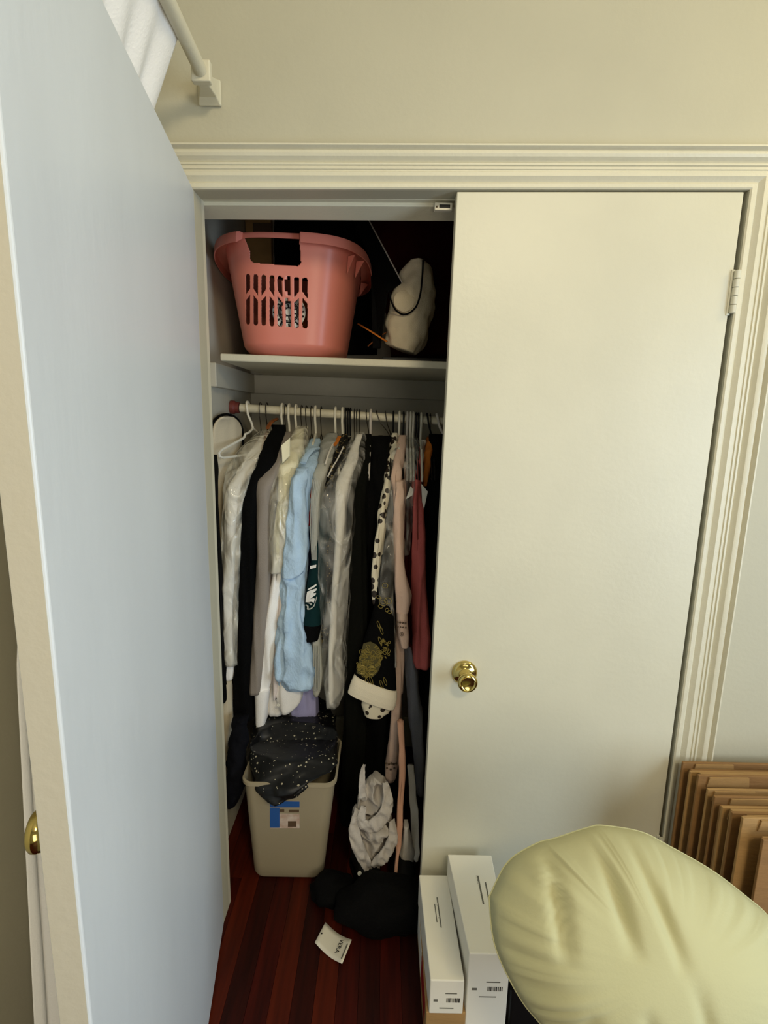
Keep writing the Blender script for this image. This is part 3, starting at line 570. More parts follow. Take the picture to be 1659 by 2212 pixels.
hanger(899, 'black', 'black hanger just right of the coral shirt hanger')
hanger(904, 'black', 'second black hanger right of the coral shirt hanger')
hanger(910, 'white', 'white plastic hanger just left of the brown leather bag')
garment('dark_lace_top', 'dark red lace edge peeking out left of the coral shirt', 'top', [(1080, 872, 890, .40), (1200, 874, 890, .36), (1300, 878, 892, .35), (1380, 882, 892), (1400, 884, 890)], 'maroon', hx=896, seed=43, fold=.005, ffreq=60)
# brown leather bag, dark jacket at the door
hanger(922, 'black', 'thick black hanger above the brown leather bag', tilt=.4)
g = garment('leather_bag', 'orange-brown leather bag hanging near the closed door', 'bag', [(945, 925, 936, .52), (975, 918, 937, .46), (1005, 915, 934, .43), (1035, 913, 928, .42), (1050, 915, 922)], 'orange', hx=925, seed=44, depth=.08)
garment('gray_scarf', 'pale gray scarf draped beside the brown leather bag', 'scarf', [(950, 910, 921, .52), (980, 907, 920, .47), (1010, 906, 917, .45), (1030, 908, 914)], 'greywhite', hx=915, depth=.03, seed=45)
hanger(930, 'wire', 'dark wire hook nearest the closed door among the black hangers')
hanger(943, 'gray', 'pale hanger rightmost on the visible rod', tilt=.6)
garment('black_jacket', 'black jacket half hidden behind the closed door', 'jacket', [(938, 928, 958, .51), (1000, 922, 958, .44), (1100, 917, 957, .40), (1300, 922, 952), (1500, 905, 952), (1800, 890, 942)], 'black', hx=938, seed=46)
garment('grey_satin_skirt', 'gray satin skirt strip below the coral shirt', 'skirt', [(1380, 868, 886, .36), (1450, 876, 901, .345), (1550, 884, 913), (1650, 893, 916), (1722, 903, 915)], 'greysatin', depth=.05, seed=47, fold=.004)
garment('white_belt', 'narrow off-white cloth strip hanging low beside the closed door', 'belt', [(1655, 880, 894, .26), (1750, 886, 903, .18), (1850, 892, 907, .11), (1862, 896, 904, .105)], 'dimwhite', depth=.012, seed=48, fold=.002)
garment('gray_cloth_tip', 'pointed gray cloth corner near the floor by the closed door', 'cloth', [(1790, 872, 884, .10), (1850, 862, 896), (1875, 870, 893), (1903, 881, 886)], 'greywhite', depth=.04, seed=49)

YB = .42
def lump(rows, depth=.12, n=40, seg=40, amp=.006, fr=18, seed=0, y=YB, sq=1.0):
    A = rows_interp([r+(y,) if len(r) == 3 else r for r in rows], n); rings = []
    for pl, pr, xl, xr, yf in A:
        L, R_ = W(xl, pl, yf), W(xr, pr, yf); c = (L+R_)/2; w = (R_[0]-L[0])/2; sl__ = (R_[2]-L[2])/max(R_[0]-L[0], .003); ring = []
        for k in range(seg):
            a = 2*math.pi*k/seg; x, yy = w*math.cos(a), -min(depth/2, w*1.1)*math.sin(a)
            ry = min(depth/2, w*1.1); yy = -ry*math.copysign(abs(math.sin(a))**sq, math.sin(a)); d = amp*(nz((c[0]+x)*fr+seed, (yf+yy)*fr, c[2]*fr)+.5*nz((c[0]+x)*fr*2.3, (yf+yy)*fr*2.3+seed, c[2]*fr*1.4))
            ring.append((c[0]+x+d*math.cos(a), yf+ry+yy-d*math.sin(a), c[2]+sl__*x))
        rings.append(ring)
    b = MB(); b.loft(rings); return b
LUMP = lump
# ------------------------------------------------------------------ bunched gray scarf hanging low
b = MB()
def crease(k, seed, a=.007):
    for i in range(k, len(b.v)):
        p = b.v[i]; n1 = nz(p[0]*34+seed, p[1]*20, p[2]*22+seed*.3); n2 = nz(p[0]*62+p[2]*40, p[1]*30+seed, p[2]*38)
        d = a*(.9-abs(n1)*5)+.004*(.5-abs(n2)*3); b.v[i] = (p[0]+d*.25, p[1]-d, p[2]+d*.15)
def lobe(pts, rs, uf=.4, seg=26, Y=.125, seed=0):
    P = smooth_pts([W(x, y, Y+dy) for x, y, dy in pts], 10); n = len(P); R_ = np.interp(np.linspace(0, 1, n), np.linspace(0, 1, len(rs)), rs)
    k = len(b.v); b.tube(P, 0, seg, rs=list(R_), uflat=uf); crease(k, seed, .005)
def base(rows, Y, depth, seed):
    k = len(b.v); q = LUMP(rows, depth, 90, 90, .004, 20, seed, Y); b.add(q.v, q.f); crease(k, seed, .012)
base([(1692, 798, 828), (1705, 786, 836), (1735, 774, 847), (1770, 760, 851), (1800, 757, 851), (1825, 760, 850), (1850, 768, 846), (1872, 778, 838), (1888, 790, 818), (1898, 798, 807)], .142, .06, 31)
lobe([(787, 1650, .02), (782, 1690, .012), (784, 1725, .0)], [.004, .010, .015], seed=1)
lobe([(832, 1690, .01), (838, 1725, -.004), (828, 1762, -.012), (800, 1786, -.012), (780, 1772, -.006), (788, 1745, 0)], [.008, .016, .022, .022, .016, .008], seed=2)
lobe([(776, 1752, .004), (765, 1790, -.004), (774, 1830, -.012), (792, 1868, -.012), (802, 1894, -.006)], [.010, .017, .021, .018, .004], seed=4)
lobe([(849, 1775, .006), (846, 1820, -.006), (826, 1852, -.012), (806, 1872, -.012)], [.010, .018, .020, .012], seed=6)
lobe([(790, 1800, .004), (816, 1808, -.01), (838, 1792, -.004)], [.008, .020, .010], seed=7)
o = obj('bunched_scarf', b, M['graycloth'], angle=0); tag(o, 'bunched pale gray scarf knotted low in front of the black dress', 'scarf')

# ------------------------------------------------------------------ laundry basket
BZ = shz(.12)
BXC, BYC = .152, .535
zR = W(590, 507, .27)[2]
b = MB(); NT, NV = 420, 150
def sup(t, a, c, e=3.3):
    ct, st = math.cos(t), math.sin(t); return a*math.copysign(abs(ct)**(2/e), ct), c*math.copysign(abs(st)**(2/e), st)
ths = np.concatenate([np.linspace(-math.pi/2-.85, -math.pi/2+.85, 300, endpoint=False), np.linspace(-math.pi/2+.85, 1.5*math.pi-.85, 120, endpoint=False)])
prof = []
Hh = zR-BZ
for i in range(NV+1):
    t = i/NV; prof.append((t, .156+.054*t-.03*max(0, .10-t)*10*max(0, .1-t)*10, .222+.038*t-.03*max(0, .10-t)**2*100))
rot = math.radians(2)
def bpt(t, a, c, z):
    x, y = sup(t, a, c); return (BXC+x*math.cos(rot)-y*math.sin(rot), BYC+x*math.sin(rot)+y*math.cos(rot), z+sg*.9*x)
V = [[bpt(t, a, c, BZ+.003+Hh*s) for t in ths] for s, a, c in prof]
slots = []
cx_ = [(531.3, 540.7), (547.4, 557.6), (564.6, 574.6), (582.3, 592.3), (599.5, 610), (617.6, 627.5), (635.3, 645.6), (653.2, 664.3)]
def inhole(p):
    x, y = PR(p)
    if not 520 < x < 670: return False
    k = (x-531)/133
    for i, (a0, a1) in enumerate(cx_):
        if a0 <= x <= a1:
            u = (x-a0)/(a1-a0); top = 591+9*k; bot1 = 623+8*k+(14*(1-u) if i in (0, 2, 6) else 14*u) ; top2 = 636+8*k+(12*(1-u) if i in (0, 2, 6) else 12*u); bot2 = 701+9*k
            e = 5*(1-math.sqrt(max(0, 1-(2*u-1)**2)))
            
            if top+e < y < bot1 or top2 < y < bot2-e: return True
    if 527 <= x <= 651:
        yt = 505+8*(x-527)/122; yb = 567+9*(x-540)/110
        if yt < y < yb:
            v = (y-yt)/(yb-yt); sl0 = 527+13*min(1, max(0, (v-.1)*2.0)); sr0 = 646+4*min(1, max(0, (v-.1)*2))+(2 if v < .1 else 0)
            rnd = 8*max(0, (v-.85)/.15)**2
            return sl0+rnd < x < sr0-rnd
    return False
n = len(ths); vs = [p for r in V for p in r]; fs = []
for i in range(NV):
    for j in range(n):
        a = i*n+j; c = i*n+(j+1) % n
        if j < 300 and i > 8:
            m_ = (np.array(vs[a])+np.array(vs[c])+np.array(vs[c+n])+np.array(vs[a+n]))/4
            if inhole(m_): continue
        fs.append((a, c, c+n, a+n))
fs.append(tuple(range(n))[::-1]); b.add(vs, fs)
lb = obj('laundry_basket', b, M['pink'], angle=50, thick=.0028); tag(lb, 'pink plastic laundry basket with slotted end and handle hole on the closet shelf', 'basket')
# rim: outward lip with a down-turned skirt, cut back to a thin lip above the handle
b = MB(); rings = []
a0, c0 = prof[-1][1], prof[-1][2]
for t in ths:
    p = np.array(bpt(t, a0, c0, zR)); dn = p-np.array([BXC, BYC, p[2]]); dn /= np.linalg.norm(dn)
    x = PR(p)[0]; front = math.cos(t+math.pi/2) > .5
    hd = .0 if (front and 527 < x < 648) else 1.
    o_ = .008+.026*hd; sk = .010+.016*hd
    drop = -.026*(1-max(0, math.cos(t+math.pi/2))**.5)
    q = lambda d, z: tuple(p+dn*d+np.array([0, 0, z+drop*1.0]))
    rings.append([q(-.002, -.004), q(0, .004), q(o_*.55, .006), q(o_*.92, .002), q(o_, -.004), q(o_+.002, -sk), q(o_-.001, -sk), q(o_-.003, -.003), q(o_*.5, .001), q(.002, -.004)])
rings.append(rings[0]); b.loft(rings, cap=False); obj('rim', b, M['pink'], lb, angle=40)
for t in (-.75, -.45, .2, .6):
    b = MB()
    p = np.array(bpt(t, a0, c0, zR)); dn = p-np.array([BXC, BYC, p[2]]); dn /= np.linalg.norm(dn); s_ = np.array([-dn[1], dn[0], 0])*.0015; z_ = -.028
    b.slab([p+s_+np.array([0, 0, -.004+z_]), p+s_+dn*.028+np.array([0, 0, -.006+z_]), p+s_-dn*.006+np.array([0, 0, -.05+z_])], -2*s_)
    obj('rib', b, M['pink'], lb, smooth=False)
# things inside the basket
yin = BYC-.18
b = MB(); pts = []
for i in range(26):
    s = i/25; r = .118*math.sin(math.pi*min(1, .25+s*.75))**.5*(1-.3*s); ring = []
    for k in range(28):
        a = 2*math.pi*k/28; x, y = r*1.0*math.cos(a), r*1.35*math.sin(a); d = .02*nz(x*14+3, y*14, s*3)
        ring.append((BXC+x*(1+d*4), BYC+.06+y, BZ+.012+.215*s+d))
    pts.append(ring)
b.loft(pts); o = obj('folded_clothes', b, M['orange'], angle=0); tag(o, 'orange-brown clothes heaped inside the pink laundry basket', 'clothes')
dc = W(622, 672, yin-.03); b = MB(); b.lathe([(.001, .004), (.045, .003), (.050, 0), (.050, .003), (.001, .007)], (dc[0], dc[1]+.02, dc[2]), (0, -1, .1), 40)
o = obj('patterned_pouch', b, M['emb_white'], angle=30); tag(o, 'round white and black patterned pouch seen through the basket slots', 'pouch')
b = MB(); yd = dc[1]+.012
for r_ in (.012, .026, .030): b.tube([(dc[0]+r_*math.cos(a), yd-.0005, dc[2]+r_*math.sin(a)) for a in np.linspace(0, 2*math.pi, 33)], .0017, 6)
for k in range(20):
    a = 2*math.pi*k/20; b.tube([(dc[0]+.034*math.cos(a), yd, dc[2]+.034*math.sin(a)), (dc[0]+.047*math.cos(a+.05), yd, dc[2]+.047*math.sin(a+.05))], .0026, 6)
    if k % 2: b.tube([(dc[0]+.014*math.cos(a), yd, dc[2]+.014*math.sin(a)), (dc[0]+.023*math.cos(a+.1), yd, dc[2]+.023*math.sin(a+.1))], .002, 6)
obj('pouch_pattern', b, M['emb_black'], o)

# cardboard box behind the basket
x0 = CW+.004; x1 = W(585, 480, .835)[0]; zb_ = W(500, 462, .835)[2]
b = MB(); b.box(x0, x1, .835, CB-.006, BZ+.006, zb_+.05); o = obj('shelf_carton', b, M['card'], smooth=False, bevel=.002); tag(o, 'brown cardboard box at the back of the shelf behind the pink basket', 'box')
b = MB(); b.box(x0+.002, x1-.002, .829, .834, zb_-.004, zb_+.05); obj('box_flap', b, M['card_lamplit'], o, smooth=False)
b = MB(); b.box(x0+.03, x1+.0, .832, .834, zb_-.075, zb_-.03); obj('packing_tape', b, M['label_dark'], o, smooth=False)
# black portfolio
P = [W(745, 432, .62), W(772, 432, .62), W(868, 611, .43), W(838, 630, .43), W(822, 752, .46), W(805, 752, .46), W(800, 560, .50)]
b = MB(); b.slab(P, (0, .014, 0)); o = obj('portfolio_case', b, M['black2'], smooth=False, bevel=.002); tag(o, 'large black portfolio case leaning with a painted edge highlight right of the pink basket', 'case')
b = MB(); b.tube([P[1]+np.array([.002, -.002, 0]), P[2]+np.array([.001, -.002, 0])], .0022, 6); obj('edge_highlight', b, M['greywhite'], o)  # pale line painted as a highlight along the black case
# white cloth bag with cord
o = obj('cloth_bag', lump([(558, 885, 915), (566, 872, 932), (590, 862, 942), (630, 846, 942), (660, 838, 940), (700, 835, 932), ((722, 742), 833, 922), ((738, 758), 832, 908), ((745, 764), 845, 900)], seed=3, fr=22, amp=.009, n=60, seg=56), M['beige'], angle=0)
tag(o, 'off-white cloth bag with a black cord standing at the right of the shelf', 'bag')
b = MB(); b.tube(smooth_pts([W(914, 562, YB-.005), W(912, 600, YB-.009), W(908, 635, YB-.011), W(900, 660, YB-.012), W(886, 675, YB-.012), W(870, 679, YB-.011), W(855, 670, YB-.009), W(845, 650, YB-.004), W(842, 632, YB)]), .0028, 8); obj('cord', b, M['black'], o)
b = MB(); b.lathe([(.001, .003), (.030, .002), (.033, 0), (.033, -.012), (.001, -.012)], W(873, 650, YB-.003), (0, -1, .1), 28); obj('patch_pocket', b, M['beige'], o)
b = MB(); pb = [W(826, 735, .41), W(895, 762, .41)]; b.box(pb[0][0], pb[1][0]+.10, .40, .56, shz(.5)+.002, shz(.5)+.016); o = obj('flat_black_box', b, M['black_plastic'], smooth=False, bevel=.002); tag(o, 'flat black box under the off-white cloth bag on the shelf', 'box')
o = obj('dark_red_cloth', lump([(425, 800, 1000), (500, 800, 1005), (560, 805, 1008), (640, 830, 1010), (765, 845, 1010)], y=.64, depth=.16, amp=.012, seed=8), M['maroon'], angle=0); tag(o, 'dark red cloth bundle behind the cloth bag on the shelf', 'cloth')
o = obj('black_blanket', lump([(420, 592, 815), (500, 590, 818), (620, 590, 818), (765, 592, 815)], y=.832, depth=.04, amp=.003, seed=12), M['black'], angle=0); tag(o, 'folded black blanket standing behind the pink basket', 'blanket')
b = MB(); b.tube([W(775, 700, .50), W(800, 715, .46), W(836, 738, .45)], .007, 8, flat=.3); o = obj('brown_strap', b, M['orange'], angle=0); tag(o, 'brown leather strap lying across another right of the basket', 'strap')
b = MB(); b.tube([W(795, 748, .47), W(815, 730, .475), W(838, 716, .49)], .007, 8, flat=.3); o = obj('brown_strap', b, M['wood'], angle=0); tag(o, 'brown leather strap end curling up beside the cloth bag', 'strap')

# ------------------------------------------------------------------ waste bin with the sequined cloth
fb = [WZ(545, 1900, 0), WZ(698, 1902, 0)]
yb0 = (fb[0][1]+fb[1][1])/2; xb0, xb1 = fb[0][0], fb[1][0]
yt0 = yb0-.045; tl, tr_ = W(524, 1700, yt0), W(722, 1695, yt0); zt_ = (tl[2]+tr_[2])/2
def rrect(x0, x1, y0, y1, z, r, k=6):
    out = []
    for cx, cy, a0 in ((x1-r, y0+r, -90), (x1-r, y1-r, 0), (x0+r, y1-r, 90), (x0+r, y0+r, 180)):
        for i in range(k+1): a = math.radians(a0+90*i/k); out.append((cx+r*math.cos(a), cy+r*math.sin(a), z))
    return out
DB = .15
b = MB(); rings = [rrect(xb0+.018, xb1-.018, yb0+.018, yb0+DB-.01, .001, .028), rrect(xb0+.006, xb1-.006, yb0+.006, yb0+DB, .006, .03), rrect(xb0, xb1, yb0, yb0+DB, .020, .032)]
for t in np.linspace(.1, 1, 10): rings.append(rrect(xb0+(tl[0]-xb0)*t, xb1+(tr_[0]-xb1)*t, yb0+(yt0-yb0)*t, yb0+DB+.035*t, .02+(zt_-.02)*t, .032))
rings += [rrect(tl[0]-.006, tr_[0]+.006, yt0-.006, yb0+DB+.041, zt_, .034), rrect(tl[0]-.006, tr_[0]+.006, yt0-.006, yb0+DB+.041, zt_+.010, .034), rrect(tl[0], tr_[0], yt0, yb0+DB+.035, zt_+.012, .030), rrect(tl[0]+.003, tr_[0]-.003, yt0+.003, yb0+DB+.032, zt_, .028)]
rings += [rrect(xb0+.006, xb1-.006, yb0+.006, yb0+DB-.006, .02, .028)]
b.loft(rings); wb_ = obj('waste_bin', b, M['bin'], angle=40); tag(wb_, 'white plastic waste bin with a small printed label on the closet floor', 'bin')
ly = lambda z: yb0+(yt0-yb0)*(z-.02)/(zt_-.02)-.0012
def lab(name, x0p, x1p, y0p, y1p, m, off=0, par=wb_):
    zc_ = W((x0p+x1p)/2, (y0p+y1p)/2, yb0-.02)[2]; A_ = [W(x, y, ly(W(x, y, yb0-.02)[2])-off) for x, y in ((x0p, y0p), (x1p, y0p), (x1p, y1p), (x0p, y1p))]
    b = MB(); b.slab(A_, (0, .0008, 0)); return obj(name, b, M[m], par, smooth=False)
lb_ = lab('product_label', 583, 647, 1728, 1789, 'label_pale')
lab('label_band', 583, 604, 1745, 1788, 'label_blue', .0006, lb_); lab('barcode', 622, 640, 1774, 1786, 'label_dark', .0006, lb_); lab('label_picture', 624, 646, 1749, 1755, 'label_dark', .0006, lb_); lab('label_picture', 601, 614, 1748, 1754, 'label_dark', .0006, lb_); lab('label_top', 583, 647, 1728, 1744, 'label_blue', .0006, lb_)
o = obj('sequined_cloth', lump([(1540, 585, 650, .42), (1560, 556, 694, .41), (1595, 536, 718, .31), (1640, 528, 722, .155), ((1690, 1680), 529, 722, .100), ((1714, 1690), 536, 710, .078), ((1735, 1702), 552, 676, .070), ((1748, 1724), 580, 643, .072)], depth=.20, n=80, seg=72, amp=.012, fr=22, seed=5, sq=.55), M['sequin'], angle=0)
tag(o, 'black cloth with pale sequin flecks bulging over the waste bin', 'cloth')
o = obj('navy_cloth', lump([(1560, 498, 532, .24), (1610, 490, 528, .20), (1660, 484, 526, .17), (1700, 480, 522, .16), (1735, 480, 515, .16), (1748, 486, 505, .165)], depth=.10, n=50, amp=.010, fr=30, seed=9), M['navycloth'], angle=0)
tag(o, 'dark navy cloth drooping between the left wall and the waste bin', 'cloth')
garment('white_pillowcase', 'off-white cloth hanging low at the left wall behind the navy cloth', 'cloth', [(1480, 470, 496, .27), (1560, 474, 500, .26), (1620, 478, 506), (1650, 479, 503), (1690, 480, 496)], 'beige', depth=.06, seed=60, fold=.004)

# ------------------------------------------------------------------ floor items
tp = [WZ(703, 1992, .016), WZ(760, 2030, .018), WZ(739, 2082, .014), WZ(680, 2036, .014)]
b = MB(); N = 10; rings = []
for i in range(N+1):
    t = i/N; a = tp[0]*(1-t)+tp[1]*t; c = tp[3]*(1-t)+tp[2]*t; s = -.010*math.sin(math.pi*t)
    rings.append([tuple(a*(1-u)+c*u+np.array([0, 0, s])) for u in np.linspace(0, 1, 6)])
b.loft(rings, cap=False, closed=False)
tg = obj('paper_tag', b, M['paper'], thick=.0006); tag(tg, 'bent white paper tag lying on the red-brown floorboards', 'tag')
def text_on(body, size, origin, xdir, ydir, m, parent, name='printed_text', ext=.0002):
    cu = bpy.data.curves.new(name, 'FONT'); cu.body = body; cu.size = size; cu.extrude = ext; cu.align_x = 'CENTER'; cu.align_y = 'CENTER'; cu.resolution_u = 2
    t = bpy.data.objects.new('tmp', cu); COL.objects.link(t); dg = bpy.context.evaluated_depsgraph_get(); dg.update(); me = bpy.data.meshes.new_from_object(t.evaluated_get(dg)); bpy.data.objects.remove(t)
    x = np.array(xdir)/np.linalg.norm(xdir); y = np.array(ydir)-x*(np.array(ydir)@x); y /= np.linalg.norm(y); z = np.cross(x, y)
    b = MB(); b.add([np.array(origin)+x*v.co[0]+y*v.co[1]+z*v.co[2] for v in me.vertices], [tuple(p.vertices) for p in me.polygons])
    return obj(name, b, M[m], parent, smooth=False)
def tpt(t, u, up=.0012): return tp[0]*(1-t)*(1-u)+tp[1]*t*(1-u)+tp[3]*(1-t)*u+tp[2]*t*u+np.array([0, 0, -.010*math.sin(math.pi*t)+up])
text_on('VERA', .017, tpt(.70, .45, .0025), tpt(.70, .9)-tpt(.70, .1), tpt(.8, .5)-tpt(.6, .5), 'print_black', tg)
b = MB(); b.slab([tpt(.90, .22), tpt(.94, .22), tpt(.94, .85), tpt(.90, .85)], (0, 0, .0006)); obj('printed_line', b, M['print_gray'], tg, smooth=False)
b = MB(); b.lathe([(.0005, 0), (.0022, 0), (.0022, .0006), (.0005, .0006)], tpt(.06, .5), (0, 0, 1), 10); obj('punched_hole', b, M['darkhole'], tg)
def blob(c, r, amp, fr, seed, nu=30, nv=18, floor=.001):
    rings = []
    for i in range(nv+1):
        v = math.pi*(i/nv)*.999+.0005; ring = []
        for k in range(nu):
            u = 2*math.pi*k/nu; d = 1+amp*nz(math.cos(u)*math.sin(v)*fr+seed, math.sin(u)*math.sin(v)*fr, math.cos(v)*fr)
            ring.append((c[0]+r[0]*d*math.sin(v)*math.cos(u), c[1]+r[1]*d*math.sin(v)*math.sin(u), max(floor, c[2]+r[2]*d*math.cos(v))))
        rings.append(ring)
    b = MB(); b.loft(rings); return b
p = WZ(812, 2005, 0)
o = obj('slouched_bag', blob((p[0]+.03, p[1]+.03, .05), (.150, .085, .07), .3, 1.6, 4), M['black'], angle=0); tag(o, 'slouched black bag on the floor behind the paper tag', 'bag')
p = WZ(705, 1955, 0); o = obj('black_pouch', blob((p[0]+.02, p[1]+.03, .03), (.07, .06, .04), .3, 1.8, 9), M['black2'], angle=0); tag(o, 'small black pouch on the floor right of the waste bin', 'pouch')
def shoe(px, py, ang, label):
    c = WZ(px, py, 0); L_ = .25; rings = []
    prof_ = [(0, .030, .055), (.1, .036, .075), (.3, .036, .070), (.5, .040, .058), (.7, .047, .048), (.88, .042, .040), (1, .018, .022)]
    for t in np.linspace(0, 1, 18):
        w = np.interp(t, [q_[0] for q_ in prof_], [q_[1] for q_ in prof_]); h = np.interp(t, [q_[0] for q_ in prof_], [q_[2] for q_ in prof_]); ring = []
        for k in range(20):
            a = 2*math.pi*k/20; x = (t-.5)*L_; y = w*math.cos(a); z = .014+max(0, h*(.5+.5*math.sin(a)))
            ring.append((c[0]+x*math.cos(ang)-y*math.sin(ang), c[1]+x*math.sin(ang)+y*math.cos(ang), z))
        rings.append(ring)
    b = MB(); b.loft(rings); o = obj('black_shoe', b, M['black_plastic']); tag(o, label, 'shoe', 'black shoes on the closet floor')
    b = MB(); rings = [[(p_[0], p_[1], z) for p_ in r] for r, z in ()]
    sole = []
    for s in (1, -1):
        for t in (np.linspace(0, 1, 14) if s == 1 else np.linspace(1, 0, 14)):
            w = np.interp(t, [q_[0] for q_ in prof_], [q_[1] for q_ in prof_])*1.06; x = (t-.5)*L_*1.03; y = s*w
            sole.append((c[0]+x*math.cos(ang)-y*math.sin(ang), c[1]+x*math.sin(ang)+y*math.cos(ang), .001))
    b.slab(sole, (0, 0, .014)); obj('sole', b, M['black2'], o, smooth=False)
    b = MB(); x, y = -.02, -.03; b.lathe([(.0005, 0), (.006, 0), (.007, .002), (.0005, .003)], (c[0]+x*math.cos(ang)-y*math.sin(ang), c[1]+x*math.sin(ang)+y*math.cos(ang)-.008, .065), (0, -1, .6), 12); obj('buckle', b, M['steel'], o)
shoe(800, 1925, math.radians(-70), 'black shoe with a small metal buckle behind the slouched bag')
shoe(868, 1938, math.radians(-95), 'black shoe closest to the closed door')
b = MB(); c = WZ(857, 1962, .05); b.tube(smooth_pts([c+np.array([-.016, 0, .004]), c, c+np.array([.014, -.006, -.003])]), .004, 8, flat=.5); o = obj('metal_shoehorn', b, M['gold'], angle=0); tag(o, 'small dull gold metal piece on the black shoes', 'shoehorn'); o.location.z += .02

# ------------------------------------------------------------------ white boxes by the closed door
def white_box(name, label, A, Yb, z, Yf, xf, hgt, tilt=0):
    """A = back-left and back-right pixel corners of the top"""
    bl, br = W(*A[0], Yb), W(*A[1], Yb); zt = z
    T = [np.array([xf[0], Yf, zt-tilt]), np.array([xf[1], Yf, zt-tilt]), np.array([br[0], Yb, zt]), np.array([bl[0], Yb, zt])]
    B = [p-np.array([0, 0, hgt]) for p in T]; b = MB(); b.hexa(B, T); o = obj(name, b, M['whitebox'], smooth=False, bevel=.0025)
    return tag(o, label, 'box'), T
Yb = -.035
z1 = W(935, 1890, Yb)[2]
f1 = [WZ(930, 2121, z1), WZ(1003, 2115, z1)]
H1 = z1-.115
wb1, T1 = white_box('white_box', 'shorter slim white box with small print beside the closet opening', [(905, 1893), (967, 1887)], Yb, z1, (f1[0][1]+f1[1][1])/2, (f1[0][0], f1[1][0]), z1-.118)
z2 = W(1010, 1846, Yb)[2]
f2 = [WZ(1012, 2062, z2), WZ(1082, 2056, z2)]
wb2, T2 = white_box('white_box', 'taller white box with small print touching the round cushion', [(967, 1852), (1062, 1842)], Yb, z2, -.312, (f2[0][0]+.002, f2[0][0]+.098), z2-.055)
def on_top(T, t, u): return (T[0]*(1-t)+T[1]*t)*(1-u)+(T[3]*(1-t)+T[2]*t)*u
def strip(T, t0, t1, u0, u1, name, m, par, up=.0006):
    b = MB(); b.slab([on_top(T, t0, u0)+np.array([0, 0, .0001]), on_top(T, t1, u0), on_top(T, t1, u1), on_top(T, t0, u1)], (0, 0, up)); return obj(name, b, M[m], par, smooth=False)
for T_, o_, a, c_ in ((T1, wb1, .52, .40), (T2, wb2, .58, .72)):
    w_ = T_[1]-T_[0]; d_ = T_[3]-T_[0]
    text_on('- . -- ... -- . --- .. -- . --', .010, on_top(T_, a, .60)+np.array([0, 0, .0007]), -d_, w_, 'print_gray', o_)
    strip(T_, a-.01, a+.025, .45, .75, 'printed_line', 'print_gray', o_); strip(T_, c_, c_+.03, .50, .68, 'printed_line', 'print_gray', o_)
    rb = random.Random(2); y = T_[0][1]-.0006; zb2 = T_[0][2]-(.062 if o_ is wb1 else .105); x = T_[0][0]+.50*w_[0]
    b = MB()
    while x < T_[0][0]+.86*w_[0]:
        ww = rb.choice([.0008, .0012, .002, .003]); b.box(x, x+ww, y, y+.0012, zb2, zb2+.012); x += ww+rb.choice([.0008, .0014, .002])
    obj('barcode', b, M['print_black'], o_, smooth=False)
    b = MB(); b.box(T_[0][0]+.30*w_[0], T_[0][0]+.72*w_[0], y, y+.001, zb2-.018, zb2-.0155); b.box(T_[0][0]+.46*w_[0], T_[0][0]+.80*w_[0], y, y+.001, zb2+.024, zb2+.0265); b.box(T_[0][0]+.12*w_[0], T_[0][0]+.24*w_[0], y, y+.001, zb2+.002, zb2+.008); obj('printed_line', b, M['print_gray'], o_, smooth=False)
# carton under the shorter box, with a red panel on its side
xs = T1[0][0]-.006
b = MB(); b.box(xs, T1[1][0]+.008, T1[0][1]+.004, Yb-.002, .001, .116); o = obj('lower_box', b, M['card'], smooth=False, bevel=.002); tag(o, 'flat brown box with a red side panel under the shorter white box', 'box')
b = MB(); b.box(xs-.0012, xs, T1[0][1]+.03, T1[0][1]+.14, .045, .110); obj('red_panel', b, M['print_red'], o, smooth=False)
b = MB(); b.box(xs-.0012, xs, T1[0][1]+.15, Yb-.01, .03, .112); obj('white_panel', b, M['whitebox'], o, smooth=False)
b = MB(); b.box(T2[0][0]+.002, T2[1][0]-.002, -.30, Yb-.004, .001, .054); o = obj('lower_box', b, M['card_b'], smooth=False, bevel=.002); tag(o, 'low brown box under the taller white box', 'box')

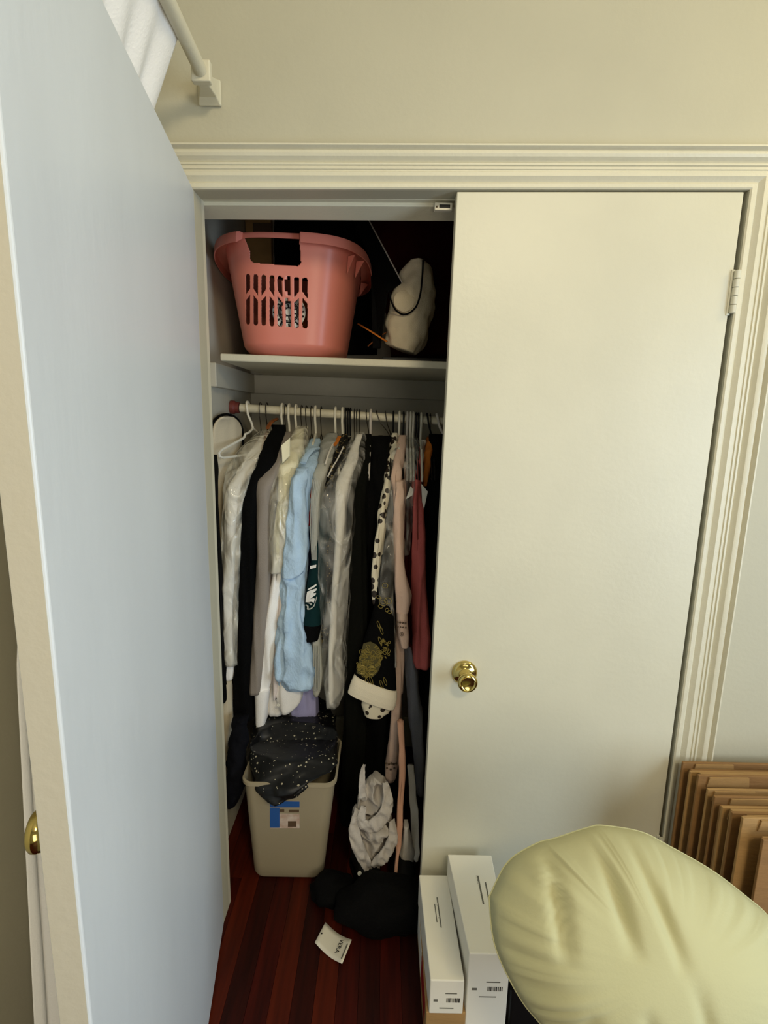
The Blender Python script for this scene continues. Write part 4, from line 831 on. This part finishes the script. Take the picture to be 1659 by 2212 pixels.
# ------------------------------------------------------------------ flattened cartons against the right wall
rc_ = random.Random(11)
sheets = [(1476, 1648, -.048), (1492, 1668, -.078), (1510, 1676, -.108), (1530, 1706, -.138), (1545, 1722, -.168), (1562, 1745, -.20), (1583, 1757, -.232), (1606, 1768, -.270), (1650, 1815, -.315)]
for i, (px, py, y) in enumerate(sheets):
    c = W(px, py, y); wdt = 1.98-c[0]+rc_.uniform(-.03, .03); t = .0085
    lab_ = ['rearmost flattened brown carton leaning against the wall', 'second flattened carton from the wall in the brown stack', 'third flattened carton from the wall with a torn top', 'fourth flattened carton from the wall in the brown stack', 'middle flattened carton of the nine leaning by the door', 'sixth flattened carton from the wall, thin and brown', 'third flattened carton from the front of the brown stack', 'wide flattened carton second from the front', 'lowest flattened carton in front of the stack'][i]
    b = MB(); b.box(c[0], c[0]+wdt, y+.0005, y+t-.0005, .002, c[2]); o = obj('flattened_carton', b, M['card' if i % 2 else 'card_b'], smooth=False, bevel=.0012); tag(o, lab_, 'carton', 'flattened cartons by the closet')
    b = MB(); f0 = rc_.uniform(.004, .014); b.box(c[0]+f0, c[0]+wdt-.01, y+t+.0005, y+t*2+.002, .002, c[2]-rc_.uniform(.002, .012)); obj('folded_panel', b, M['card_b' if i % 2 else 'card'], o, smooth=False, bevel=.001)
    b = MB(); e = c[0]+rc_.uniform(.01, .05); b.hexa([(e, y-.003, c[2]-.03), (e+.11, y-.003, c[2]-.03), (e+.11, y, c[2]-.03), (e, y, c[2]-.03)], [(e+.004, y-.005, c[2]-.002), (e+.105, y-.005, c[2]-.001), (e+.105, y-.001, c[2]-.001), (e+.004, y-.001, c[2]-.002)]); obj('top_flap', b, M['card'], o, smooth=False)

# ------------------------------------------------------------------ round cushion
ol = [(1056, 1937), (1063, 2017), (1082, 2078), (1124, 2157), (1162, 2205), (1240, 2290), (1340, 2350), (1460, 2390), (1570, 2370), (1670, 2310), (1725, 2230), (1740, 2150), (1725, 2070), (1659, 1979), (1612, 1937), (1537, 1880), (1443, 1826), (1382, 1796), (1303, 1783), (1270, 1787), (1199, 1810), (1157, 1822), (1096, 1862)]
n0 = np.array([0, -.86, .51]); n0 /= np.linalg.norm(n0); o0 = np.array([.93, -.40, .70])
def onpl(px, py): d = ray(px, py); return CAM+d*(((o0-CAM)@n0)/(d@n0))
OP = smooth_pts([onpl(*p) for p in ol+ol[:1]], 8)[:-1]; cen = np.mean(OP, 0); b = MB(); NR = 26; m_ = len(OP)
def cush(side):
    rings = []
    for i in range(NR):
        s = 1-i/NR; h = (1-s**2.2)**.62; ring = []
        for k, p in enumerate(OP):
            th_ = 2*math.pi*k/m_; q = cen+(p-cen)*s
            pk = math.exp(-((1-s)/.30)**2)*.014*(nz(math.cos(th_)*9, math.sin(th_)*9, side*3+.1)+.6*nz(math.cos(th_)*20, math.sin(th_)*20, side*5))*min(1, (1-s)*10)
            fl_ = .010*nz(q[0]*7+2, q[1]*7, q[2]*5+side)*min(1, (1-s)*3)
            r1 = 0
            for (fx, fz, dx_, dz_, L_, a_) in ((1330, 2130, .35, -.94, .16, .012), (1235, 2150, -.3, -.95, .14, .012), (1420, 2060, .25, -.97, .16, .008), (1170, 1850, .0, -1, .12, .014), (1270, 1830, .15, -.98, .12, .012), (1330, 1810, .25, -.96, .16, .010)):
                fc = FC[(fx, fz)]; v = q-fc; al = v[0]*dx_+v[2]*dz_; pe = v[0]*dz_-v[2]*dx_
                if -.02 < al < L_: r1 -= 1.7*a_*math.exp(-(pe/.012)**2)*math.sin(math.pi*(al+.02)/(L_+.02))
            ring.append(tuple(q+n0*side*((.135 if side > 0 else .09)*h+fl_+pk+(r1 if side > 0 else 0))))
        rings.append(ring)
    return rings
FC = {k: onpl(*k) for k in ((1330, 2130), (1235, 2150), (1420, 2060), (1170, 1850), (1270, 1830), (1330, 1810))}
fr_, bk = cush(1), cush(-1)
b.loft(fr_[::-1]+bk[1:]); cu_ = obj('round_cushion', b, M['cushion'], angle=0); tag(cu_, 'large round pale green cushion with a gathered edge leaning in the corner', 'cushion')
b = MB(); Q = [p+n0*.001 for p in OP]; b.tube(Q+Q[:1], .0013, 6); obj('seam', b, M['cushion'], cu_)
# black crate behind the cushion, put where a dark sliver shows
bx = T2[1][0]+.012
blk = empty('black_block', (bx+.18, -.22, 0)); tag(blk, 'black lidded crate between the white boxes and the round cushion', 'block')
b = MB(); b.box(bx, bx+.36, -.30, -.10, .002, .17); obj('block_body', b, M['black_plastic'], blk, smooth=False, bevel=.006)
b = MB(); b.box(bx-.006, bx+.366, -.306, -.094, .17, .185); obj('block_lid', b, M['black2'], blk, smooth=False, bevel=.004)

# ------------------------------------------------------------------ curtain rod and curtain
br = W(456, 195, 0); zr0 = br[2]+.012
b = MB(); e0 = W(432, 150, -.095); e1 = WZ(372, 22, e0[2]+.004); dr = (e1-e0)/np.linalg.norm(e1-e0)
b.tube([e0, e0+dr*.8], .0135, 18); cr = obj('curtain_rod', b, M['trim'], angle=60); tag(cr, 'round cream curtain rod coming out from the wall above the closet', 'rod')
b = MB(); pl = W(455, 205, 0)
def sect(c, w, h, y): return [(c[0]-w, y, c[2]-h), (c[0]+w, y, c[2]-h), (c[0]+w, y, c[2]+h), (c[0]-w, y, c[2]+h)]
b.loft([sect(pl, .024, .024, -.001), sect(pl, .026, .026, -.008), sect(pl, .024, .024, -.012), sect((pl[0]*.75+e0[0]*.25, 0, pl[2]*.75+e0[2]*.25), .020, .018, -.028), sect((e0[0], 0, e0[2]-.006), .0125, .012, -.066), sect((e0[0], 0, e0[2]-.004), .0125, .014, -.075), sect((e0[0], 0, e0[2]), .020, .020, -.079), sect((e0[0], 0, e0[2]), .020, .020, -.094)])
obj('wall_bracket', b, M['trim'], cr, smooth=False, bevel=.0025)
# curtain: over the rod, swept to the left behind the open door, then down to the floor
b = MB(); NU, NVv = 90, 60; G = []
XB = -.20
for j in range(NVv+1):
    v = j/NVv; row = []
    for i in range(NU+1):
        u = i/NU
        top = e0+dr*(.10+.46*u)+np.array([0, 0, .016]); mid = np.array([-.085, -.125-.30*u, 1.98]); w_ = .26*(1-u)
        low = WX(35, 1450, XB)+np.array([.05*(1-u), w_, 0]); bot = WX(36, 2212, XB)+np.array([.05*(1-u), w_, -.55])
        if v < .18: t = v/.18; t2 = t*t*(3-2*t)*.3+t*.7; p = top*(1-t2)+mid*t2
        elif v < .42: t = (v-.18)/.24; p = mid*(1-t)+low*t
        else: t = (v-.42)/.58; p = low*(1-t)+bot*t
        p[2] = max(p[2], .01)
        amp = .012*min(1, v*6)*min(1, (1-u)*8+.1); p = p+np.array([amp*math.sin(u*34+2*nz(u*3, v*2, 1)), amp*.3*math.cos(u*34), 0])
        row.append(tuple(p))
    G.append(row)
b.loft(G, cap=False, closed=False); o = obj('curtain', b, M['curtain'], angle=0, thick=.0015); tag(o, 'white cotton curtain swept over the open door from the curtain rod', 'curtain')
